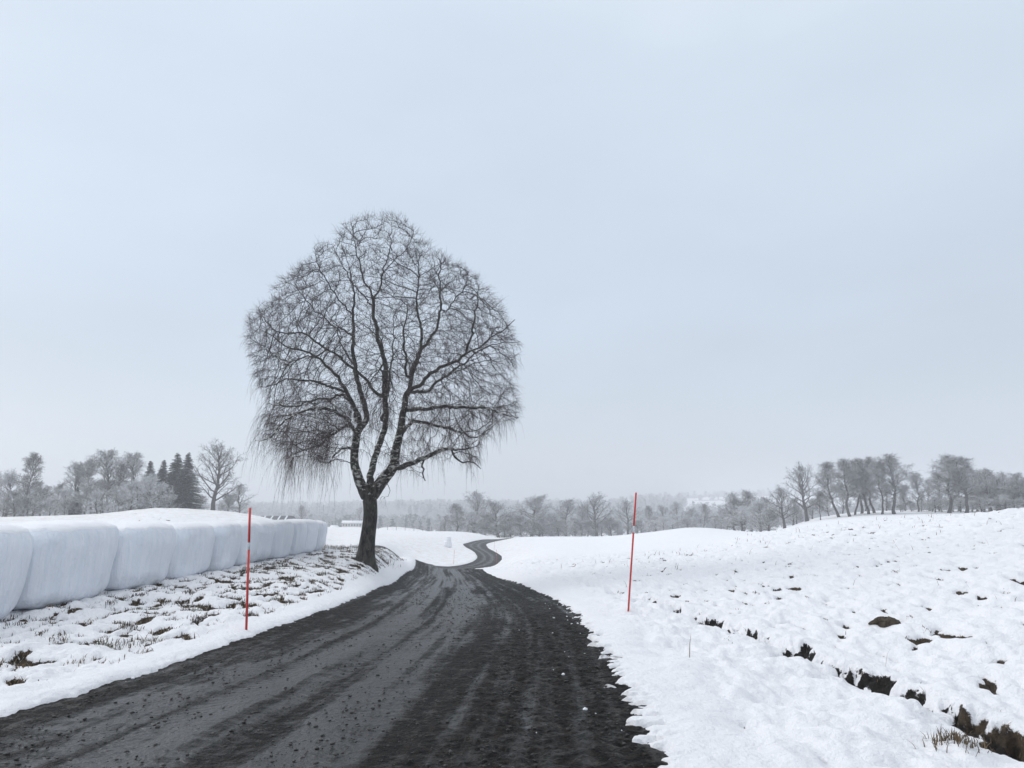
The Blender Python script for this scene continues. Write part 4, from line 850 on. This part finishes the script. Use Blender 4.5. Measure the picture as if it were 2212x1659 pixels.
for u,vt,y,k,ws in [(108,1085,150,'bush',1.1),(185,1062,150,'bush2',1.1),(210,1070,145,'willow',.9),(255,1062,148,'bush2',1.1),(242,1092,135,'bush',.9),(60,1080,148,'bush2',1.2),(5,1085,145,'bush',1.2),(345,1055,150,'willow',.9),(280,1058,146,'bush',1.1),(232,1050,162,'willow',.8),(150,1085,148,'bush2',1.2),(365,1075,150,'bush2',1.1)]:
    tree(k,u,vt,y,'frosted underwood shrub at the foot of the left wood','frosted underwood of the left wood',ws)
# middle
MID=[('birch2',988,1094,262,.85,'slim darker tree left of the first big round crown, left end of the middle row'),('oak2',1028,1079,268,1.0,'round topped tree, first big crown right of the birch in the middle row'),('willow',1023,1113,255,.8,'white frosted low tree with a dark heart in front of the first round crown'),('round',1078,1091,258,1.0,'frosted tree right above the end of the winding road'),('round',1146,1081,262,1.05,'big frosted tree standing alone just right of the road end'),('round',1163,1112,255,.9,'smaller frosted tree under the right side of the big lone crown'),('round',1222,1088,268,.9,'frosted crown left of the sharp domed oak in the middle row'),('birch',1258,1097,262,.8,'slim pale tree squeezed between two round crowns in the middle row'),('oak',1289,1081,255,1.0,'sharp domed bare oak with branching crown, right of middle'),('oak2',1356,1094,262,.85,'dark trunked tree just left of the tall right pole'),('birch2',1401,1098,300,.6,'small upright tree just right of the tall right pole'),('round',1436,1098,310,.75,'brownish round crown, left of the pair right of the tall pole'),('oak2',1463,1096,300,.7,'brownish round crown, right of the pair right of the tall pole'),('birch',1493,1102,310,.8,'pale upright tree between the brown pair and the wire pole'),('birch2',1518,1094,300,.75,'narrow dark tree nearest left of the wire pole')]
for k,u,vt,y,ws,l in MID: tree(k,u,vt,y,l,GM,ws*1.22)
for u,vt,y,k,ws in [(962,1118,275,'round',.8),(1050,1118,262,'bush2',1.2),(1105,1118,265,'willow',1.0),(1125,1122,258,'bush2',1.3),(1190,1120,262,'willow',1.),(1240,1125,258,'bush',1.2),(1318,1125,260,'bush2',1.2),(1205,1130,255,'bush2',1.3),(1335,1130,262,'willow',.9),(1385,1124,280,'bush',1.2),(1375,1130,262,'bush2',1.2),(1415,1122,290,'bush2',1.3),(1450,1120,285,'bush',1.4),(1485,1124,280,'bush2',1.3),(1300,1128,262,'bush',1.2),(1500,1122,300,'willow',1.0),(1432,1124,270,'bush',1.2),(1090,1128,255,'bush2',1.2),(1172,1132,254,'bush2',1.2),(1270,1132,256,'bush2',1.3),(1010,1128,262,'bush2',1.2),(1545,1126,300,'bush2',1.3)]:
    tree(k,u,vt,y,'frosted shrub filling in between the crowns of the middle row','frosted shrubs of the middle row',ws)
tree('round',651,1098,330,'dark rounded tree alone above the far end of the bale row',GM,.75)
tree('round',774,1102,460,'faint tree behind the white farmhouse',GM,.9)
# right
RT=[('oak2',1586,1079,215,1.0,'spreading frosted tree, leftmost of the right hand group'),('round',1622,1070,225,.9,'slightly taller crown behind the leftmost right hand tree'),('willow',1640,1094,195,1.0,'pale frosted low tree in front of the right hand group'),('oak',1693,1064,172,1.05,'frosted round tree with dark trunk standing in the dip of the crest'),('oak',1743,1021,182,.95,'tall bare tree with curved limbs left of the grove of thin trunks'),('birch2',1771,1068,165,.7,'small slender tree on the crest left of the grove'),('tall2',1812,1003,165,1.,'leaning thin tree, left edge of the tall grove'),('tall',1836,1000,160,.95,'thin straight trunk of the grove with wide flat crown'),('tall2',1846,1008,168,.8,'slim tree close behind the straight trunk of the grove'),('tall',1861,1001,172,.9,'middle tree of the grove, trunk bare to half height'),('tall2',1876,997,165,.9,'second tree of the grove right of its middle trunk'),('tall',1889,996,170,.85,'thin trunk just left of the highest crown of the grove'),('tall2',1905,1003,160,.8,'double stemmed thin tree before the highest crown'),('tall',1931,990,158,1.05,'highest tree of the grove with thick trunk at its right end'),('birch',1984,1028,175,.75,'pointed brown tree alone in the gap right of the grove'),('tall',2049,992,160,1.1,'tall flat topped tree, left of the far right pair'),('tall2',2087,994,158,1.2,'tall wide crowned tree, right of the far right pair'),('round',2141,1022,165,1.0,'rounded tree sloping down right of the far right pair'),('oak2',2176,1034,170,.9,'low crown near the right picture edge'),('birch',2203,1028,162,.9,'bare tree cut by the right picture edge')]
for k,u,vt,y,ws,l in RT: tree(k,u,vt,y,l,GR_,ws)
for u,vt,y,k,ws in [(1605,1105,205,'bush',1.1),(1660,1108,190,'bush2',1.2),(1570,1112,225,'bush2',1.2),(1945,1092,175,'bush2',1.4),(1968,1085,180,'bush2',1.4),(1990,1080,178,'willow',.9),(2015,1082,175,'bush2',1.5),(2035,1070,172,'round',.8),(2060,1075,172,'bush2',1.4),(2100,1066,170,'round',.9),(2125,1062,168,'bush2',1.4),(2155,1062,165,'bush2',1.5),(2190,1060,162,'bush2',1.5),(2230,1050,160,'round',1.),(2280,1040,165,'round',1.),(2340,1040,165,'birch',1.),(1720,1100,195,'bush2',1.),(1955,1065,195,'round',.8),(1920,1090,190,'bush2',1.2),(2250,1035,160,'tall',1.),(1955,1050,185,'birch',.8),(2008,1048,182,'oak2',.9),(2030,1030,178,'birch',.75),(2072,1030,176,'round',.9),(2112,1022,172,'birch',.9),(2125,1034,178,'round',1.),(2160,1040,172,'round',1.),(2190,1046,172,'round',1.),(2210,1040,168,'round',1.),(1915,1050,190,'round',.8),(1870,1060,200,'round',.9),(1820,1065,200,'round',.9),(1790,1075,195,'round',.8),(1755,1085,200,'bush2',1.2),(1712,1082,205,'round',.9),(1660,1082,210,'round',.9),(1600,1092,215,'bush2',1.3),(1555,1104,240,'round',.8),(2020,1078,166,'bush',1.3),(2075,1082,164,'bush',1.3),(2120,1078,162,'bush',1.3),(2170,1076,160,'bush',1.3)]:
    tree(k,u,vt,y,'grey frosted shrub or low tree in the hedge behind the right slope','hedge behind the right slope',ws)
# ------------------------------------------------------------------ far wood on the hills: one mass
def far_wood():
    rg=np.random.default_rng(5); S=MB(); n=8200
    u=rg.uniform(-200,2420,n); y=430*np.exp(rg.random(n)*1.45); 
    a=(u-CX)/F*cp; x=a*y; z=H(x,y)
    d=perlin(x*.006,y*.004,81)
    strip=(u>1480)&(y>1050)&(y<1650); keep=((y<620)|(d>-.3))&~(strip&(perlin(x*.01,y*.01,83)<.45)); keep&=~((y<560)&(u>700)&(u<800)&(y<475))
    # leave a clearing near the dark roof
    x,y,z=x[keep],y[keep],z[keep]; n=len(x); h=rg.uniform(7,12,n)*(.75+.25*(y>520)); con=rg.random(n)<.28
    k=70; th=rg.uniform(0,6.28,(n,k)); f=rg.random((n,k)); 
    rad=np.where(con[:,None],.17*(1-f),.36*np.sqrt(np.clip(1-((f-.58)/.46)**2,0,1)))*h[:,None]*rg.uniform(.3,1,(n,k))
    cx=x[:,None]+rad*np.cos(th); cy=y[:,None]+rad*np.sin(th); cz=z[:,None]+(.06+.94*f)*h[:,None]
    C=np.stack([cx,cy,cz],-1).reshape(-1,1,3); m=len(C); s=(np.repeat(np.where(y>900,.15,.10)*h,k))[:,None,None]
    Tv=C+rg.normal(0,1,(m,3,3))*s*np.array([.8,.8,.6]); 
    V_=Tv.reshape(-1,3); T=np.arange(m*3).reshape(-1,3); tint=np.repeat(con.astype(float),k*3)
    mt,nn,b=mat('far_wood'); f_=N(nn,'Attribute',attribute_name='tint').outputs['Fac']; g=N(nn,'TexCoord').outputs['Object']
    nn.links.new(mix(nn,f_,mix(nn,noise(nn,.05,g,4,.7),(.22,.215,.22),(.50,.50,.51)),(.12,.14,.135)),b.inputs['Base Color']); b.inputs['Roughness'].default_value=1  # crown colours paled: extra distance haze painted in beyond the even volume
    o=mesh_np('far_wood',V_,None,T,[mt],smooth=False,attrs={'tint':tint}); tag(o,'hazy far woods covering the valley and low hills','wood',kind='stuff')
far_wood()
# ------------------------------------------------------------------ buildings
MWALL=simple('painted_boards',(.62,.60,.56),.8,(.55,.53,.50),3); MWIN=simple('window_glass',(.06,.07,.08),.3); MDROOF=simple('dark_roof',(.035,.037,.042),.6); MLT=simple('roof_light',(.75,.77,.8),.4); MWOOD=simple('grey_wood',(.16,.14,.12),.9,(.22,.2,.18),5)
def house():
    y=430; x=(761-CX)/F*cp*y; z=float(H(x,y)); t=empty('farmhouse',(x,y,z),R(4)); tag(t,'long pale farmhouse with snowy roof far off, left of the birch trunk','house')
    top=v2z(1130,y)-z; w_=5.3
    a=MB(); a.box(-w_,w_,0,7,-1,top); a.build('wall',MWALL,t,smooth=False)
    a=MB(); V_=[(-w_-.4,-.5,top),(w_+.4,-.5,top),(w_+.4,7.5,top),(-w_-.4,7.5,top),(-w_-.4,3.5,top+1.1),(w_+.4,3.5,top+1.1)]; V2=[(p[0],p[1],p[2]+.25) for p in V_]
    a.add(V_+V2,[(6,7,11,10),(8,9,10,11),(0,1,7,6),(2,3,9,8),(3,2,1,0)],[(6,10,9),(7,8,11),(0,6,3)]) ; a.add([V_[0],V_[3],V2[3],V2[0]],[(0,1,2,3)]); a.add([V_[1],V_[2],V2[2],V2[1]],[(0,3,2,1)])
    rf=a.build('roof',MSN,t,smooth=False)
    a=MB(); a.box(-.3,.3,3.2,3.8,top+1,top+2.1); a.build('chimney',MWOOD,rf,smooth=False)
    for k in range(7):
        for row in (top-1.6,top-4.2):
            cx=-4.5+k*1.5; a=MB(); a.box(cx-.4,cx+.4,-.04,.02,row,row+1.1); f=a.build('window',MWIN,t,smooth=False)
house()
def shed():
    y=250; x=(591-CX)/F*cp*y; z=float(H(x,y)); t=empty('dark_roofed_shed',(x,y,z)); tag(t,'dark roof with pale slanting skylight strips just above the far bales','shed')
    top=v2z(1114.5,y)-z; e=v2z(1123,y)-z; w_=5.3
    a=MB(); a.box(-w_+.2,w_-.2,.3,8,-1,e); a.build('wall',MWOOD,t,smooth=False)
    a=MB(); 
    a.add([(-w_,0,e),(w_,0,e),(w_,4.2,top),(-w_,4.2,top),(w_,8.4,e),(-w_,8.4,e)],[(0,1,2,3),(3,2,4,5)],[(1,4,2),(5,0,3)]); rf=a.build('roof',MDROOF,t,smooth=False)
    for k,cx in enumerate((-3.4,-1.0,1.4,3.7)):
        a=MB(); a.add([(cx-.25,0.0,e+.05),(cx+.35,0.0,e+.05),(cx-.15,4.2,top+.05),(cx-.65,4.2,top+.05)],[(0,1,2,3)]); a.build('skylight',MLT,rf,smooth=False)
shed()
def shed2():
    y=420; x=(720-CX)/F*cp*y; z=float(H(x,y)); t=empty('outbuilding',(x,y,z),R(-20)); tag(t,'tiny snow roofed outbuilding left of the far farmhouse','shed')
    top=v2z(1136,y)-z; a=MB(); a.box(-1.8,1.8,0,3,-1,top-.6); a.build('wall',MWOOD,t,smooth=False)
    a=MB(); a.add([(-2.1,-.3,top-.7),(2.1,-.3,top-.7),(2.1,1.5,top+.3),(-2.1,1.5,top+.3),(2.1,3.3,top-.7),(-2.1,3.3,top-.7)],[(0,1,2,3),(3,2,4,5)],[(1,4,2),(5,0,3)]); a.build('roof',MSN,t,smooth=False)
shed2()
# two bales stacked out in the field
MFB=simple('white_film_far',(.84,.85,.87),.5,(.78,.79,.82),4)
def field_bale(dx,z0,h,d,label):
    x,y=-10.95,134.; zz=float(H(x,y)); t=empty('wrapped_bale',(x+dx,y,zz+z0)); tag(t,label,'hay bale','two bales in the far field')
    a=MB(); th=np.linspace(0,2*np.pi,25)[:-1]; P=[(0,0,0),(0,0,.08*h),(0,0,.5*h),(0,0,.9*h),(0,0,h)]; a.tube(P,[d*.46,d*.5,d*.51,d*.49,d*.40],24); a.build('film_wrap',MFB,t)
    a=MB(); a.tube([(0,0,.93*h),(0,0,h+.05),(0,0,h+.10)],[d*.49,d*.44,d*.2],20); a.build('snow_cap',MSN,t)
field_bale(.0,-.05,.95,1.35,'lower of the two wrapped bales stacked in the far field')
field_bale(.12,.95,.75,.85,'upper smaller bale resting on the far field bale')
# wire fence far left
def fence():
    t=empty('wire_fence',(-30,222,float(H(-30,222)))); tag(t,'faint line of thin posts and wire across the far snowy field','fence'); tops=[]
    for i in range(9):
        u=800+i*19; y=222.-i*.6; x=(u-CX)/F*cp*y; z=float(H(x,y)); a=MB(); a.tube([(x+30,y-222,z-t.location.z-.2),(x+30,y-222,z-t.location.z+1.25)],[.06,.055],5); a.build('post',MWOOD,t); tops.append((x+30,y-222,z-t.location.z+1.1))
    a=MB(); a.tube(tops,[.012]*len(tops),4); a.tube([(p[0],p[1],p[2]-.45) for p in tops],[.012]*len(tops),4); a.build('wire',MWOOD,t)
fence()
def wirepole():
    y=262; x=(1543.5-CX)/F*cp*y; z=float(H(x,y)); t=empty('utility_pole',(x,y,z)); tag(t,'thin utility pole with a short crossbar between the middle and right trees','pole'); h=v2z(1115,y)-z
    a=MB(); a.tube([(0,0,-.5),(0,0,h)],[.15,.11],8); a.build('shaft',MTK,t); a=MB(); a.box(-1.2,1.2,-.08,.08,h-.35,h-.15); a.build('crossbar',MTK,t,smooth=False)
wirepole()
# ------------------------------------------------------------------ rocks
def rock(x,y,s,label,group,seed,capped=True,m=MSTONE,flat=.65,zoff=0):
    rg=np.random.default_rng(seed); z=zg(x,y); nu,nv=22,14; ph=np.arange(nu)*2*np.pi/nu; la=np.linspace(-1.4,1.45,nv); PH,LA=np.meshgrid(ph,la,indexing='ij')
    r=s*(1+.35*perlin(np.cos(PH)*1.5+seed,np.sin(PH)*1.5+LA,5)+.12*perlin(np.cos(PH)*5+seed,np.sin(PH)*5+LA*3,6)); X=r*np.cos(LA)*np.cos(PH)*1.25; Y=r*np.cos(LA)*np.sin(PH); Z_=r*np.sin(LA)*flat
    i=np.arange(nu)[:,None]; k=(i+1)%nu; j=np.arange(nv-1)[None]; Q=np.stack([i*nv+j,k*nv+j,k*nv+j+1,i*nv+j+1],-1).reshape(-1,4)
    t=empty('stone',(x,y,z+s*flat*.35+zoff)); tag(t,label,'stone',group)
    V_=np.stack([X,Y,Z_],-1); mesh_np('stone_body',V_.reshape(-1,3),Q,mats=[m],parent=t)
    if capped:
        V2=V_.copy(); n=7; V2=V2[:,-n:]; th=np.linspace(-.02,.3,n)[None,:,None]*s; ln=np.linalg.norm(V2,axis=-1)[...,None]; V2=V2*(1+np.minimum(th,.2*s)/ln); V2[...,2]+=.12*s*ss(0,1,np.linspace(0,1,n))[None]
        j=np.arange(n-1)[None]; Q=np.stack([i*n+j,k*n+j,k*n+j+1,i*n+j+1],-1).reshape(-1,4); Vf=np.vstack([V2.reshape(-1,3),[V2[:,-1].mean(0)]]); T=[(nu*n,q*n+n-1,(q+1)%nu*n+n-1) for q in range(nu)]
        mesh_np('snow_cap',Vf,Q,T,[MSN],parent=t)
rock(.66,12.3,.058,'round dark stone with a snow cap at the right road edge, left one',None,1)
rock(.80,12.2,.066,'wider dark stone with a snow cap at the right road edge, right one',None,2)
MEARTH=simple('brown_earth',(.030,.022,.014),.95,(.085,.064,.042),22,.8)
rock(5.35,11.4,.17,'brown earth mound with wet snow specks in the snowy right slope',None,3,False,MEARTH,.5,-.05)
# ------------------------------------------------------------------ haze
def haze():
    a=MB(); a.box(-2300,2300,-2200,2200,-32,75); o=a.build('haze',[],smooth=False); m=bpy.data.materials.new('haze'); m.use_nodes=True; n=m.node_tree; n.nodes.clear()
    ou=n.nodes.new('ShaderNodeOutputMaterial'); v=n.nodes.new('ShaderNodeVolumePrincipled'); v.inputs['Color'].default_value=(.95,.965,1,1); v.inputs['Density'].default_value=.00095; v.inputs['Anisotropy'].default_value=.2
    n.links.new(v.outputs[0],ou.inputs['Volume']); o.data.materials.clear(); o.data.materials.append(m); tag(o,'pale winter haze over the whole valley','haze',kind='stuff'); del o['category']
    o['category']='haze'
haze()
